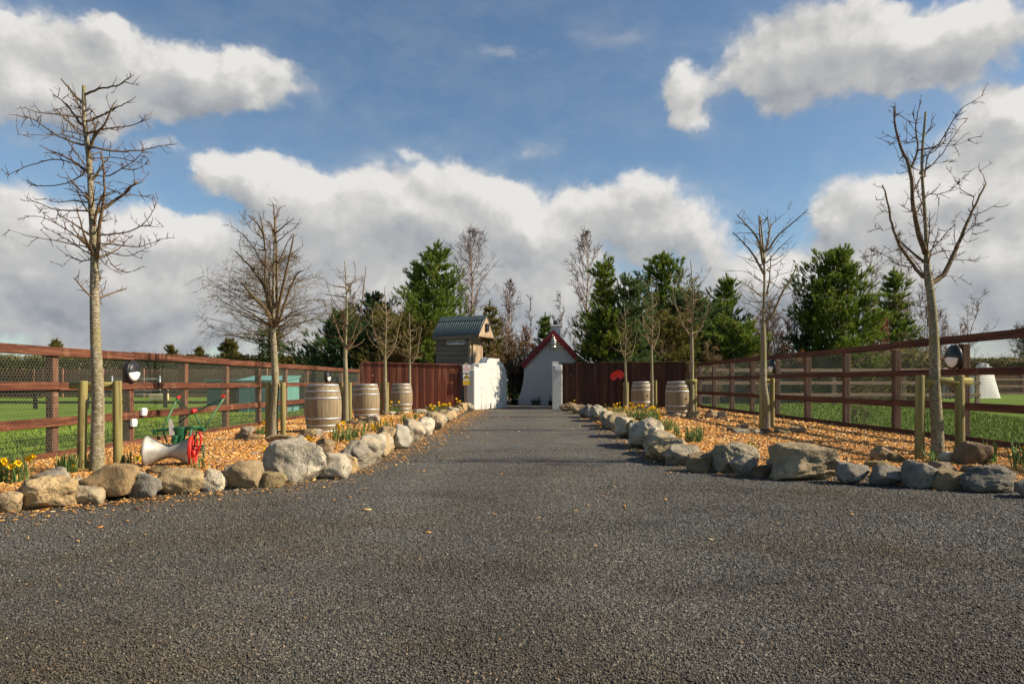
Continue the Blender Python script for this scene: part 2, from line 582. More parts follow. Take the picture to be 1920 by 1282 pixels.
def f_gravel(q, b, L):
    co = q.n('ShaderNodeTexCoord').outputs['Object']
    v1 = q.n('ShaderNodeTexVoronoi', {'Vector': co, 'Scale': 95.0})
    v2 = q.n('ShaderNodeTexVoronoi', {'Vector': co, 'Scale': 42.0})
    r1 = q.n('ShaderNodeSeparateColor', {0: v1.outputs['Color']}).outputs[0]
    r2 = q.n('ShaderNodeSeparateColor', {0: v2.outputs['Color']}).outputs[1]
    mixv = q.m('ADD', q.m('MULTIPLY', r1, .55), q.m('MULTIPLY', r2, .30))
    mixv = q.m('ADD', mixv, q.m('MULTIPLY', q.noise(co, 9.0, 6.0, .75), .15))
    c = q.ramp(mixv, [(0.12, (.022, .021, .020)), (0.42, (.080, .078, .073)), (0.66, (.136, .132, .122)), (0.86, (.21, .20, .175)), (0.97, (.33, .305, .26))])
    big = q.noise(co, 0.55, 5.0, 0.6)
    c = q.mix(q.mr(big, 0.40, 0.68, 0.0, 0.55), c, q.mix(0.5, c, (.085, .066, .045)))
    c = tracks(q, co, c)
    sp = q.n('ShaderNodeSeparateXYZ', {0: co})
    # bark dust trodden along the drive's edges and fine brown silt further up the drive
    silt = q.m('MULTIPLY', q.mr(sp.outputs[1], 6.0, 18.0, 0.0, 0.55), q.mr(q.noise(co, 1.4, 4.0), 0.3, 0.7))
    c = q.mix(silt, c, q.mix(0.55, c, (.17, .135, .09)))
    edge = q.m('MULTIPLY', q.mr(sp.outputs[0], -1.55, -2.25), q.mr(q.noise(co, 5.0, 5.0), 0.35, 0.62))
    edge = q.m('MULTIPLY', edge, q.mr(sp.outputs[1], 4.0, 6.5))
    c = q.mix(q.m('MULTIPLY', edge, 0.65), c, (.20, .135, .075))
    L.new(c, b.inputs['Base Color'])
    h = q.m('ADD', q.m('MULTIPLY', v1.outputs['Distance'], -0.6), q.m('MULTIPLY', v2.outputs['Distance'], -1.0))
    h = q.m('ADD', h, q.m('MULTIPLY', q.noise(co, 3.0, 5.0), 1.2))
    bump(q, b, L, h, 0.9, 0.02)
material('gravel', f_gravel, 0.85, 0.3)


def f_pebble(q, b, L):
    r = q.n('ShaderNodeAttribute', attribute_name='rnd').outputs['Fac']
    c = q.ramp(r, [(0.0, (.024, .0235, .022)), (0.35, (.078, .076, .071)), (0.7, (.144, .140, .128)), (0.88, (.235, .223, .195)), (0.94, (.28, .19, .10)), (1.0, (.46, .43, .38))])
    co = q.n('ShaderNodeTexCoord').outputs['Object']
    c = q.mix(q.mr(q.noise(co, 0.8, 4.0), 0.35, 0.7, 0.0, 0.7), c, q.mix(1.0, c, (.86, .70, .50), 'MULTIPLY'))
    c = tracks(q, co, c)
    L.new(c, b.inputs['Base Color'])
material('pebble', f_pebble, 0.75, 0.35)


def f_bark(q, b, L):
    co = q.n('ShaderNodeTexCoord').outputs['Object']
    v = q.n('ShaderNodeTexVoronoi', {'Vector': q.scale(co, (1, 1.6, 1)), 'Scale': 34.0})
    r = q.n('ShaderNodeSeparateColor', {0: v.outputs['Color']}).outputs[0]
    c = q.ramp(r, [(0.0, (.14, .055, .02)), (0.35, (.40, .20, .075)), (0.7, (.60, .34, .15)), (1.0, (.76, .52, .29))])
    c = q.mix(q.mr(q.noise(co, 1.3, 5.0), 0.35, 0.7, 0, .5), c, q.mix(0.6, c, (.34, .17, .07)))
    L.new(c, b.inputs['Base Color'])
    bump(q, b, L, q.m('ADD', r, q.noise(co, 30.0, 4.0)), 0.8, 0.02)
material('bark_mulch', f_bark, 0.85, 0.2)


def f_chip(q, b, L):
    r = q.n('ShaderNodeAttribute', attribute_name='rnd').outputs['Fac']
    c = q.ramp(r, [(0.0, (.15, .060, .020)), (0.25, (.46, .205, .050)), (0.6, (.70, .35, .095)), (0.85, (.80, .50, .19)), (1.0, (.78, .60, .37))])
    co = q.n('ShaderNodeTexCoord').outputs['Object']
    gr = q.m('FRACT', q.m('MULTIPLY', r, 37.0))
    c = q.mix(q.mr(gr, .84, .9), c, (.40, .31, .21))
    c = q.mix(q.mr(q.noise(co, 1.1, 5.0, .65), 0.48, 0.68, 0, .6), c, q.mix(1.0, c, (.62, .52, .44), 'MULTIPLY'))
    L.new(c, b.inputs['Base Color'])
material('wood_chip', f_chip, 0.8, 0.2)


def f_lawn(q, b, L):
    co = q.n('ShaderNodeTexCoord').outputs['Object']
    n1 = q.noise(co, 0.35, 6.0, 0.6)
    n2 = q.noise(q.scale(co, (1, 1, 1)), 28.0, 5.0, 0.7)
    c = q.ramp(n1, [(0.3, (.080, .140, .012)), (0.52, (.130, .205, .016)), (0.75, (.175, .24, .03))])
    c = q.mix(q.mr(n2, 0.35, 0.7, 0.0, 0.7), c, q.mix(1.0, c, (.45, .50, .4), 'MULTIPLY'))
    L.new(c, b.inputs['Base Color'])
    bump(q, b, L, n2, 0.9, 0.03)
material('lawn', f_lawn, 0.9, 0.15)


def f_blade(q, b, L):
    r = q.n('ShaderNodeAttribute', attribute_name='rnd').outputs['Fac']
    c = q.ramp(r, [(0.0, (.075, .135, .011)), (0.5, (.150, .230, .018)), (0.9, (.22, .29, .035)), (1.0, (.33, .31, .09))])
    L.new(c, b.inputs['Base Color'])
    L.new(c, b.inputs['Subsurface Radius']) if False else None
material('grass_blade', f_blade, 0.7, 0.2)


def f_stone(q, b, L):
    tc = q.n('ShaderNodeTexCoord')
    oi = q.n('ShaderNodeObjectInfo')
    rv = q.n('ShaderNodeCombineXYZ', {0: oi.outputs['Random'], 1: oi.outputs['Random'], 2: oi.outputs['Random']}).outputs[0]
    co = q.vm('ADD', tc.outputs['Object'], q.scale(rv, (31., 47., 59.)))
    base = oi.outputs['Color']
    n1 = q.noise(co, 3.2, 7.0, 0.62)
    n2 = q.noise(co, 13.0, 6.0, 0.65)
    n3 = q.noise(q.scale(co, (1, 1, 2.2)), 5.5, 5.0, 0.6, dist=1.2)
    c = q.mix(q.mr(n1, 0.35, 0.70), q.mix(1.0, base, (.50, .48, .45), 'MULTIPLY'), q.mix(1.0, base, (1.22, 1.19, 1.12), 'MULTIPLY'))
    c = q.mix(q.mr(n3, 0.52, 0.68, 0, .55), c, q.mix(1.0, base, (1.05, .86, .60), 'MULTIPLY'))
    c = q.mix(q.mr(n2, 0.62, 0.74, 0, .7), c, q.mix(1.0, base, (1.45, 1.45, 1.42), 'MULTIPLY'))
    c = q.mix(q.mr(n2, 0.42, 0.28, 0, .85), c, q.mix(1.0, base, (.36, .35, .33), 'MULTIPLY'))
    cr = q.vor(q.vm('ADD', co, q.scale(q.noise(co, 4.0, 4.0, .6, 'Color'), (.35, .35, .35))), 3.0, feature='DISTANCE_TO_EDGE')
    crk = q.m('MULTIPLY', q.mr(cr, 0.018, 0.0), q.mr(q.noise(co, 2.0, 2.0), 0.5, 0.62))
    c = q.mix(q.m('MULTIPLY', crk, .25), c, (.10, .085, .07))
    L.new(c, b.inputs['Base Color'])
    h = q.m('ADD', q.m('MULTIPLY', n1, 1.0), q.m('MULTIPLY', n2, 0.55))
    h = q.m('ADD', h, q.m('MULTIPLY', q.noise(co, 46.0, 4.0, .7), 0.25))
    h = q.m('SUBTRACT', h, q.m('MULTIPLY', crk, 0.5))
    pit = q.mr(q.vor(q.vm('ADD', co, q.scale(q.noise(co, 7.0, 3.0, .6, 'Color'), (.2, .2, .2))), 17.0), .22, .05)
    pit = q.m('MULTIPLY', pit, q.mr(q.noise(co, 2.6, 3.0), .48, .6))
    h = q.m('SUBTRACT', h, q.m('MULTIPLY', pit, .5))
    bump(q, b, L, h, 0.95, 0.05)
material('stone', f_stone, 0.85, 0.25)


def f_trunk(base, pale, moss):
    def f(q, b, L):
        tc = q.n('ShaderNodeTexCoord')
        oi = q.n('ShaderNodeObjectInfo')
        rv = q.n('ShaderNodeCombineXYZ', {0: oi.outputs['Random'], 1: oi.outputs['Random'], 2: oi.outputs['Random']}).outputs[0]
        co = q.vm('ADD', tc.outputs['Object'], q.scale(rv, (31., 47., 59.)))
        n1 = q.noise(q.scale(co, (26, 26, 75)), 1.0, 5.0, 0.7)
        n2 = q.noise(co, 3.0, 5.0, 0.6)
        n3 = q.noise(q.scale(co, (14, 14, 1.6)), 1.0, 4.0, 0.6)
        c = q.mix(q.mr(n1, 0.44, 0.64), base, pale)
        c = q.mix(q.mr(n2, 0.45, 0.65, 0, .75), c, moss)
        c = q.mix(q.mr(n3, 0.60, 0.72, 0, .5), c, tuple(x * .4 for x in base))
        L.new(c, b.inputs['Base Color'])
        bump(q, b, L, q.m('ADD', n1, n3), 0.5, 0.008)
    return f
material('bark_pale', f_trunk((.125, .098, .058), (.44, .395, .29), (.205, .18, .07)), 0.85, 0.2)
material('bark_twig', f_trunk((.095, .058, .032), (.225, .155, .085), (.14, .10, .042)), 0.8, 0.25)
material('twig_red', f_trunk((.085, .036, .024), (.15, .072, .048), (.11, .055, .030)), 0.7, 0.25)
material('twig_yellow', f_trunk((.16, .11, .06), (.32, .245, .145), (.20, .15, .07)), 0.8, 0.25)
material('bark_pine', f_trunk((.14, .075, .045), (.30, .17, .10), (.17, .10, .06)), 0.9, 0.2)
material('bark_birch', f_trunk((.22, .13, .085), (.50, .38, .30), (.26, .17, .12)), 0.8, 0.2)
material('twig_birch', f_trunk((.080, .050, .040), (.15, .105, .088), (.10, .066, .05)), 0.85, 0.2)


def leafmat(name, stops, trans=0.0, rough=0.65):
    def f(q, b, L):
        r = q.n('ShaderNodeAttribute', attribute_name='rnd').outputs['Fac']
        oi = q.n('ShaderNodeObjectInfo').outputs['Random']
        c = q.ramp(r, stops)
        c = q.mix(q.mr(oi, 0, 1, 0.0, 0.35), c, q.mix(1.0, c, (1.25, 1.0, .75), 'MULTIPLY'))
        L.new(c, b.inputs['Base Color'])
        tl = q.n('ShaderNodeBsdfTranslucent', {'Color': c})
        ms = q.n('ShaderNodeMixShader', {0: .38, 1: b.outputs[0], 2: tl.outputs[0]})
        out = [k for k in q.nt.nodes if k.type == 'OUTPUT_MATERIAL'][0]
        L.new(ms.outputs[0], out.inputs['Surface'])
    return material(name, f, rough, 0.25)


leafmat('pine_needles', [(0, (.055, .095, .016)), (.45, (.125, .195, .026)), (.85, (.21, .28, .045)), (1, (.30, .30, .08))])
leafmat('pine_blue', [(0, (.035, .070, .024)), (.5, (.085, .145, .050)), (1, (.16, .22, .085))])
leafmat('pine_olive', [(0, (.075, .075, .018)), (.5, (.16, .15, .035)), (1, (.26, .22, .07))])
leafmat('russet_leaves', [(0, (.10, .030, .012)), (.5, (.27, .095, .038)), (1, (.42, .19, .085))])
leafmat('hedge_leaves', [(0, (.07, .062, .016)), (.5, (.165, .145, .036)), (1, (.29, .22, .07))])
leafmat('hedge_green', [(0, (.035, .055, .014)), (.5, (.085, .120, .028)), (1, (.17, .19, .06))])
leafmat('shrub_brown', [(0, (.10, .062, .026)), (.5, (.22, .14, .062)), (1, (.34, .23, .12))])
leafmat('daffodil_leaves', [(0, (.055, .115, .032)), (.5, (.125, .215, .065)), (.9, (.20, .28, .10)), (1, (.32, .28, .12))], rough=.5)
leafmat('strap_leaves', [(0, (.020, .026, .014)), (.6, (.05, .055, .03)), (1, (.14, .10, .05))])


def f_daff(q, b, L):
    co = q.n('ShaderNodeTexCoord').outputs['Object']
    n = q.noise(co, 60.0, 3.0)
    L.new(q.mix(n, (.78, .42, .004), (.90, .60, .012)), b.inputs['Base Color'])
material('daffodil_yellow', f_daff, 0.55, 0.2)


def f_stave(q, b, L):
    tc = q.n('ShaderNodeTexCoord')
    oi = q.n('ShaderNodeObjectInfo')
    co = tc.outputs['Object']
    sp = q.n('ShaderNodeSeparateXYZ', {0: co})
    ang = q.m('ARCTAN2', sp.outputs[1], sp.outputs[0])
    t = q.m('MULTIPLY', q.m('ADD', ang, 3.14159), 26 / 6.28318)
    idx = q.m('FLOOR', t)
    rn = q.n('ShaderNodeTexWhiteNoise', {'W': q.m('ADD', idx, q.m('MULTIPLY', oi.outputs['Random'], 90.0))}, noise_dimensions='1D').outputs['Value']
    fr = q.m('SUBTRACT', t, idx)
    gap = q.m('MAXIMUM', q.mr(fr, 0.045, 0.0), q.mr(fr, 0.955, 1.0))
    gco = q.vm('ADD', q.scale(co, (22, 22, 1.4)), q.n('ShaderNodeCombineXYZ', {0: q.m('MULTIPLY', rn, 30.)}).outputs[0])
    n1 = q.noise(gco, 1.0, 6.0, 0.62)
    c = q.ramp(n1, [(0.3, (.13, .100, .062)), (0.52, (.255, .20, .125)), (0.75, (.36, .30, .20))])
    c = q.mix(q.mr(rn, 0, 1, 0, .35), c, (.27, .19, .105))
    st = q.noise(q.scale(co, (5, 5, 2.0)), 1.0, 5.0, .65)
    c = q.mix(q.mr(st, 0.5, 0.72, 0, .55), c, (.20, .15, .09))
    c = q.mix(q.mr(sp.outputs[2], 0.32, 0.02, 0, .4), c, (.30, .24, .10))
    c = q.mix(q.m('MULTIPLY', gap, .75), c, (.06, .04, .025))
    L.new(c, b.inputs['Base Color'])
    bump(q, b, L, q.m('SUBTRACT', q.m('MULTIPLY', n1, .6), q.m('MULTIPLY', gap, 2.0)), 0.5, 0.006)
material('stave', f_stave, 0.75, 0.25)


def f_white(q, b, L):
    co = q.n('ShaderNodeTexCoord').outputs['Object']
    n1 = q.noise(co, 2.2, 6.0, 0.6)
    n2 = q.noise(q.scale(co, (9, 9, 1.6)), 1.0, 5.0, 0.6)
    c = q.mix(q.mr(n1, 0.4, 0.75, 0, .35), (.53, .52, .495), (.42, .405, .37))
    c = q.mix(q.mr(n2, 0.62, 0.76, 0, .3), c, (.52, .50, .44))
    L.new(c, b.inputs['Base Color'])
    bump(q, b, L, q.m('ADD', q.noise(co, 9.0, 6.0, .6), q.m('MULTIPLY', q.noise(co, 55.0, 4.0), .3)), 0.6, 0.03)
material('whitewash', f_white, 0.8, 0.25)


plain('galvanised', (.40, .42, .44), 0.45, 0.4, 0.6, .15, 30)
plain('hoop_steel', (.42, .42, .43), 0.5, 0.4, 0.55, .25, 14)
plain('wire', (.30, .33, .25), 0.5, 0.4, 0.2, .1, 10)
plain('wire_dark', (.20, .21, .20), 0.5, 0.4, 0.2, .1, 10)
plain('black_plastic', (.018, .018, .022), 0.4, 0.4, 0, .1, 12)
plain('white_plastic', (.72, .72, .72), 0.4, 0.4, 0, .04, 12)
plain('diffuser', (.78, .77, .78), 0.35, 0.4, 0, .03, 12)
plain('green_paint', (.018, .105, .045), 0.45, 0.4, 0, .3, 22)
plain('green_pale', (.075, .19, .075), 0.5, 0.4, 0, .2, 22)
plain('red_paint', (.50, .025, .018), 0.45, 0.4, 0, .2, 22)
plain('red_seat', (.62, .028, .030), 0.38, 0.45, 0, .12, 12)
plain('roller_steel', (.40, .38, .34), 0.55, 0.4, 0.35, .32, 7)
plain('rust', (.10, .055, .04), 0.8, 0.2, 0.2, .35, 25)
plain('bargeboard_red', (.20, .015, .018), 0.55, 0.35, 0, .2, 6)
plain('slate', (.16, .165, .17), 0.7, 0.3, 0, .3, 5)
plain('roof_steel', (.10, .125, .125), 0.55, 0.35, 0.1, .15, 6)
plain('lantern_metal', (.62, .56, .42), 0.25, 0.5, 0.9, .2, 25)
plain('teal_boards', (.012, .125, .12), 0.6, 0.3, 0, .18, 4)
plain('teal_pale', (.11, .28, .25), 0.5, 0.35, 0, .15, 3)
plain('green_net', (.018, .052, .045), 0.85, 0.15, 0, .35, 9)
plain('cream', (.60, .47, .28), 0.7, 0.3, 0, .1, 8)
plain('sign_white', (.72, .70, .66), 0.45, 0.35, 0, .04, 9)
plain('sign_red', (.60, .20, .20), 0.5, 0.3, 0, .1, 9)
plain('sign_yellow', (.75, .47, .03), 0.45, 0.35, 0, .06, 9)
plain('sign_black', (.02, .02, .02), 0.5, 0.3, 0, .1, 9)
plain('sign_ink', (.30, .19, .05), 0.5, 0.3, 0, .1, 9)
plain('chimney_dark', (.04, .04, .045), 0.7, 0.3, 0, .2, 9)
plain('black_void', (.006, .005, .005), 0.9, 0.1, 0, .1, 9)
plain('soil', (.05, .035, .022), 0.95, 0.1, 0, .3, 20)
M = MATS

# ------------------------------------------------------------------ the setting: field, drive, beds
def sheet(name, xs, ys, dz, mat, kind='structure'):
    vs, fs = [], []
    for y in ys:
        for x in xs:
            vs.append((x, y, gz(x, y) + dz))
    n = len(xs)
    for j in range(len(ys) - 1):
        for i in range(n - 1):
            fs.append((j * n + i, j * n + i + 1, (j + 1) * n + i + 1, (j + 1) * n + i))
    me = bpy.data.meshes.new(name)
    me.from_pydata(vs, [], fs)
    o = link(name, me, M[mat])
    o['kind'] = kind
    return o


sheet('ground', [-1500, -300, -60, -6.6, -2.3, 1.8, 6.4, 60, 300, 1500], [-300, -20, 6, 30, 80, 300, 2500], 0.0, 'lawn')
sheet('gravel_drive', [-60, -6.7, -2.3, 1.8, 6.4, 60], [-60, -10, 2, 4.2], 0.004, 'gravel')
o = sheet('gravel_path', [-6.5, -2.3, 1.8, 6.0], [4.2, 10, 18, 24, 34, 46], 0.004, 'gravel')

LBED = [(-6.58, 2.9), (-4.0, 5.35), (-2.75, 6.62), (-2.28, 7.2), (-2.12, 9.5), (-2.12, 15), (-2.2, 23.3), (-5.7, 22.95), (-5.8, 25.2), (-6.55, 25.2)]
def rfx(y): return 6.65 - .0336 * y
RBED = [(1.72, 8.2), (2.0, 7.35), (2.9, 6.92), (4.3, 6.12), (rfx(4.9), 4.9), (rfx(24.4), 24.4), (1.5, 24.2), (1.5, 15)]


def bed(name, poly, dz):
    import bmesh
    bm = bmesh.new()
    vs = [bm.verts.new((x, y, 0)) for x, y in poly]
    bm.faces.new(vs)
    bmesh.ops.triangulate(bm, faces=bm.faces)
    for xx in ((-2.3,), (1.8,), (-4.4,), (4.0,)):
        bmesh.ops.bisect_plane(bm, geom=bm.verts[:] + bm.edges[:] + bm.faces[:], plane_co=(xx[0], 0, 0), plane_no=(1, 0, 0))
    for v in bm.verts: v.co.z = gz(v.co.x, v.co.y) + dz
    bmesh.ops.recalc_face_normals(bm, faces=bm.faces)
    if bm.faces[:][0].normal.z < 0: bmesh.ops.reverse_faces(bm, faces=bm.faces)
    me = bpy.data.meshes.new(name)
    bm.to_mesh(me); bm.free()
    o = link(name, me, M['bark_mulch'])
    o['kind'] = 'structure'


bed('mulch_bed', LBED, 0.022)
bed('mulch_bed', RBED, 0.022)

rng = np.random.default_rng(11)

# loose gravel lying on the drive (thins out with distance)
OCT = np.array([(1, 0, 0), (0, 1, 0), (-1, 0, 0), (0, -1, 0), (0, 0, .75), (0, 0, -.75)], float)
OCTF = np.array([(0, 1, 4), (1, 2, 4), (2, 3, 4), (3, 0, 4), (1, 0, 5), (2, 1, 5), (3, 2, 5), (0, 3, 5)])
def wedge_points(n, y0, y1, p, wl=-.86, wr=.80):
    """points in the ground wedge ahead, density falling with distance^p"""
    u = rng.uniform(0, 1, n)
    e = 2 - p
    yy = (y0 ** e + u * (y1 ** e - y0 ** e)) ** (1 / e) if abs(e) > 1e-3 else y0 * (y1 / y0) ** u
    xx = yy * rng.uniform(wl, wr, n)
    return xx, yy
px_, py_ = wedge_points(270000, 1.9, 10.0, 2.5)
keep = ~in_poly(px_, py_, LBED) & ~in_poly(px_, py_, RBED)
px_, py_ = px_[keep], py_[keep]
n = len(px_)
cl = np.array([noise.noise(Vector((a * .9, b * .9, 3.3))) for a, b in zip(px_[::1], py_[::1])]) if n < 50 else 0
sz = rng.lognormal(math.log(.0029), .36, n) * np.clip(py_ / 3.2, .9, 1.5)
sz = np.clip(sz, .0013, .0085)
rn = np.clip(rng.beta(2.2, 2.6, n), 0, 1)
rare = rng.uniform(0, 1, n); rn = np.where(rare > .988, rng.uniform(.93, 1, n), rn)
pos = np.stack([px_, py_, gz_np(px_) + .005 + sz * .35], -1)
scl = np.stack([sz * rng.uniform(.8, 1.5, n), sz * rng.uniform(.7, 1.2, n), sz * rng.uniform(.6, 1.0, n)], -1)
v, f, r = scatter(OCT, OCTF, pos, rot_mats(rng, n, 1.2), scl, rn)
tag(link('loose_gravel', np_mesh('loose_gravel', v, f, r), M['pebble']), 'loose dark grey gravel lying over the drive', 'gravel', kind='stuff')

# wood chips on both beds, and strays on the drive along the stones
CHIP = np.array([(-1, -.32, 0), (.7, -.42, .05), (1.1, .25, -.03), (-.6, .40, .04), (-1, -.32, -.16), (.7, -.42, -.11), (1.1, .25, -.19), (-.6, .40, -.12)], float)
CHIPF = np.array([(0, 1, 2, 3), (7, 6, 5, 4), (0, 4, 5, 1), (1, 5, 6, 2), (2, 6, 7, 3), (3, 7, 4, 0)])
def chips(name, poly, n0, p):
    xx, yy = wedge_points(n0, 4.6, 25.0, p, -.95, .95)
    k = in_poly(xx, yy, poly)
    return xx[k], yy[k]
for poly in (LBED, RBED):
    xx, yy = chips('', poly, 340000, 1.9)
    n = len(xx)
    sz = rng.lognormal(math.log(.0155), .42, n) * np.clip(yy / 8, .85, 2.1)
    sz = np.clip(sz, .006, .075)
    pos = np.stack([xx, yy, gz_np(xx) + .026 + rng.uniform(0, .018, n)], -1)
    sc = np.stack([sz, sz * rng.uniform(.5, 1.3, n), sz * rng.uniform(.6, 1.2, n)], -1)
    v, f, r = scatter(CHIP, CHIPF, pos, rot_mats(rng, n, .75), sc, np.clip(rng.normal(.52, .24, n), 0, 1))
    tag(link('wood_chips', np_mesh('wood_chips', v, f, r), M['wood_chip']), 'orange wood chips spread over the %s bed' % ('left' if poly is LBED else 'right'), 'wood chips', kind='stuff')
# strays
EL = [(-6.6, 2.7), (-4.0, 5.1), (-2.75, 6.35), (-2.15, 7.0), (-2.0, 9.5), (-2.0, 23.5)]
ER = [(6.5, 4.5), (4.3, 5.9), (2.9, 6.7), (1.9, 7.1), (1.5, 8.2), (1.45, 24)]
sx, sy = [], []
for line, nn, sd in ((EL, 5200, .30), (ER, 1500, .16)):
    seg = list(zip(line, line[1:]))
    ln = np.array([math.dist(a, b) for a, b in seg]); pr = ln / ln.sum()
    idx = rng.choice(len(seg), nn, p=pr); t = rng.uniform(0, 1, nn)
    A = np.array([s_[0] for s_ in seg])[idx]; B = np.array([s_[1] for s_ in seg])[idx]
    q_ = A + (B - A) * t[:, None]
    d = (B - A); nrm = np.stack([d[:, 1], -d[:, 0]], -1); nrm /= np.linalg.norm(nrm, axis=1, keepdims=True)
    if line is ER: nrm = -nrm
    off = np.abs(rng.normal(0, sd, nn)) * np.where(rng.uniform(0, 1, nn) > .85, 2.2, 1)
    q_ = q_ + nrm * off[:, None]
    sx.append(q_[:, 0]); sy.append(q_[:, 1])
a, b = wedge_points(260, 3.8, 20, 1.0)
kk = ~in_poly(a, b, LBED) & ~in_poly(a, b, RBED) & ((b < 6.5) | ((a > -2) & (a < 1.5)))
sx.append(a[kk]); sy.append(b[kk])
xx, yy = np.concatenate(sx), np.concatenate(sy)
n = len(xx)
sz = np.clip(rng.lognormal(math.log(.013), .45, n), .005, .038)
pos = np.stack([xx, yy, gz_np(xx) + .012 + rng.uniform(0, .006, n)], -1)
sc = np.stack([sz, sz * rng.uniform(.5, 1.3, n), sz], -1)
v, f, r = scatter(CHIP, CHIPF, pos, rot_mats(rng, n, .35), sc, np.clip(rng.normal(.45, .25, n), 0, 1))
tag(link('stray_wood_chips', np_mesh('stray_wood_chips', v, f, r), M['wood_chip']), 'stray wood chips scattered on the drive beside the edging stones', 'wood chips', kind='stuff')

# grass blades on the two paddocks near the fences
BL = np.array([(-.5, 0, 0), (.5, 0, 0), (.32, .10, .55), (-.32, .10, .55), (0, .42, 1.0)], float)
BLF = np.array([(0, 1, 2), (0, 2, 3), (3, 2, 4)])
def grass(xx, yy, hmul):
    n = len(xx)
    h = rng.uniform(.045, .10, n) * hmul
    pos = np.stack([xx, yy, gz_np(xx) - .004], -1)
    sc = np.stack([rng.uniform(.006, .013, n) * np.clip(yy / 9, 1, 2.2), h * rng.uniform(.4, 1.3, n), h], -1)
    rr = np.clip(rng.normal(.5, .22, n), 0, 1)
    v, f, r = scatter(BL, BLF, pos, rot_mats(rng, n, .25), sc, rr)
    tag(link('grass', np_mesh('grass', v, f, r), M['grass_blade']), 'short green grass behind the %s paddock fence' % ('left' if xx[0] < 0 else 'right'), 'grass', kind='stuff')
u1, u2 = rng.uniform(0, 1, 90000), rng.uniform(0, 1, 90000)
yy = 5.5 + (u1 ** 1.35) * 22; xx = -6.72 - (u2 ** 1.3) * (.35 * yy)
grass(xx, yy, 1.15)
u1, u2 = rng.uniform(0, 1, 80000), rng.uniform(0, 1, 80000)
yy = 6.0 + (u1 ** 1.35) * 22; xx = rfx(yy) + .10 + (u2 ** 1.3) * (.35 * yy)
grass(xx, yy, .8)

# ------------------------------------------------------------------ field stones edging the drive
import bmesh
def stone(px0, px1, top, bot, col, label, group, depth=.8, boxy=.35, seed=None, turn=None):
    p = at((px0 + px1) / 2, bot)
    sc = p.y / FPX
    w, h = (px1 - px0) * sc * (1.12 if px1 - px0 < 60 else 1.03), (bot - top) * sc
    if depth >= 1.0: w *= 1.16; h *= 1.12
    d = max(.12, w * depth * (1.75 if depth >= 1.0 else 1.0))
    p.y += d * .38
    k = p.y / (p.y - d * .38)
    w *= 1 + (k - 1) * .6
    rs = random.Random(seed if seed is not None else int(px0 * 31 + bot * 7))
    bm = bmesh.new()
    bmesh.ops.create_icosphere(bm, subdivisions=5 if w > .45 else (4 if w > .2 else 3), radius=1.0)
    off = Vector((rs.uniform(-50, 50), rs.uniform(-50, 50), rs.uniform(-50, 50)))
    planes = []
    for _ in range(rs.randint(7, 12)):
        nv = Vector((rs.gauss(0, 1), rs.gauss(0, 1), rs.gauss(0, .8))).normalized()
        planes.append((nv, rs.uniform(.62, .90)))
    for vtx in bm.verts:
        c = vtx.co.copy()
        e = c.copy()
        # blocky tendency
        mx = max(abs(c.x), abs(c.y), abs(c.z))
        e = c.lerp(c / mx * .86, boxy)
        for nv, dd in planes:
            t = e.dot(nv)
            if t > dd: e -= nv * (t - dd) * .93
        nn = noise.noise(c * 1.1 + off) * .20 + noise.noise(c * 2.6 + off) * .10 + noise.noise(c * 6.0 + off) * .045
        rdg = 1 - abs(noise.noise(c * 3.4 - off)) * 2
        nn -= max(0, rdg - .72) * .16
        if w > .2: nn += noise.noise(c * 14.0 + off) * .022 + noise.noise(c * 29.0 + off) * .010
        e *= 1 + nn
        vtx.co = e
    tr = turn if turn is not None else rs.uniform(-.5, .5)
    bmesh.ops.rotate(bm, verts=bm.verts, cent=(0, 0, 0), matrix=Matrix.Rotation(rs.uniform(-.12, .12), 3, 'Y'))
    xs = [v.co.x for v in bm.verts]; ys = [v.co.y for v in bm.verts]; zs = [v.co.z for v in bm.verts]
    sx, sy, sz = w / (max(xs) - min(xs)), d / (max(ys) - min(ys)), (h * 1.12) / (max(zs) - min(zs))
    cx, cy, z0 = (max(xs) + min(xs)) / 2, (max(ys) + min(ys)) / 2, min(zs)
    for vtx in bm.verts:
        vtx.co = Vector(((vtx.co.x - cx) * sx, (vtx.co.y - cy) * sy, (vtx.co.z - z0) * sz - h * .12))
    bmesh.ops.recalc_face_normals(bm, faces=bm.faces)
    for fc in bm.faces: fc.smooth = True
    me = bpy.data.meshes.new('boulder')
    bm.to_mesh(me); bm.free()
    o = link('boulder', me, M['stone'])
    o.location = p
    o.color = (min(.8, col[0] * 1.0), min(.8, col[1] * .94), min(.8, col[2] * .84), 1)
    tag(o, label, 'boulder', group)
    return o


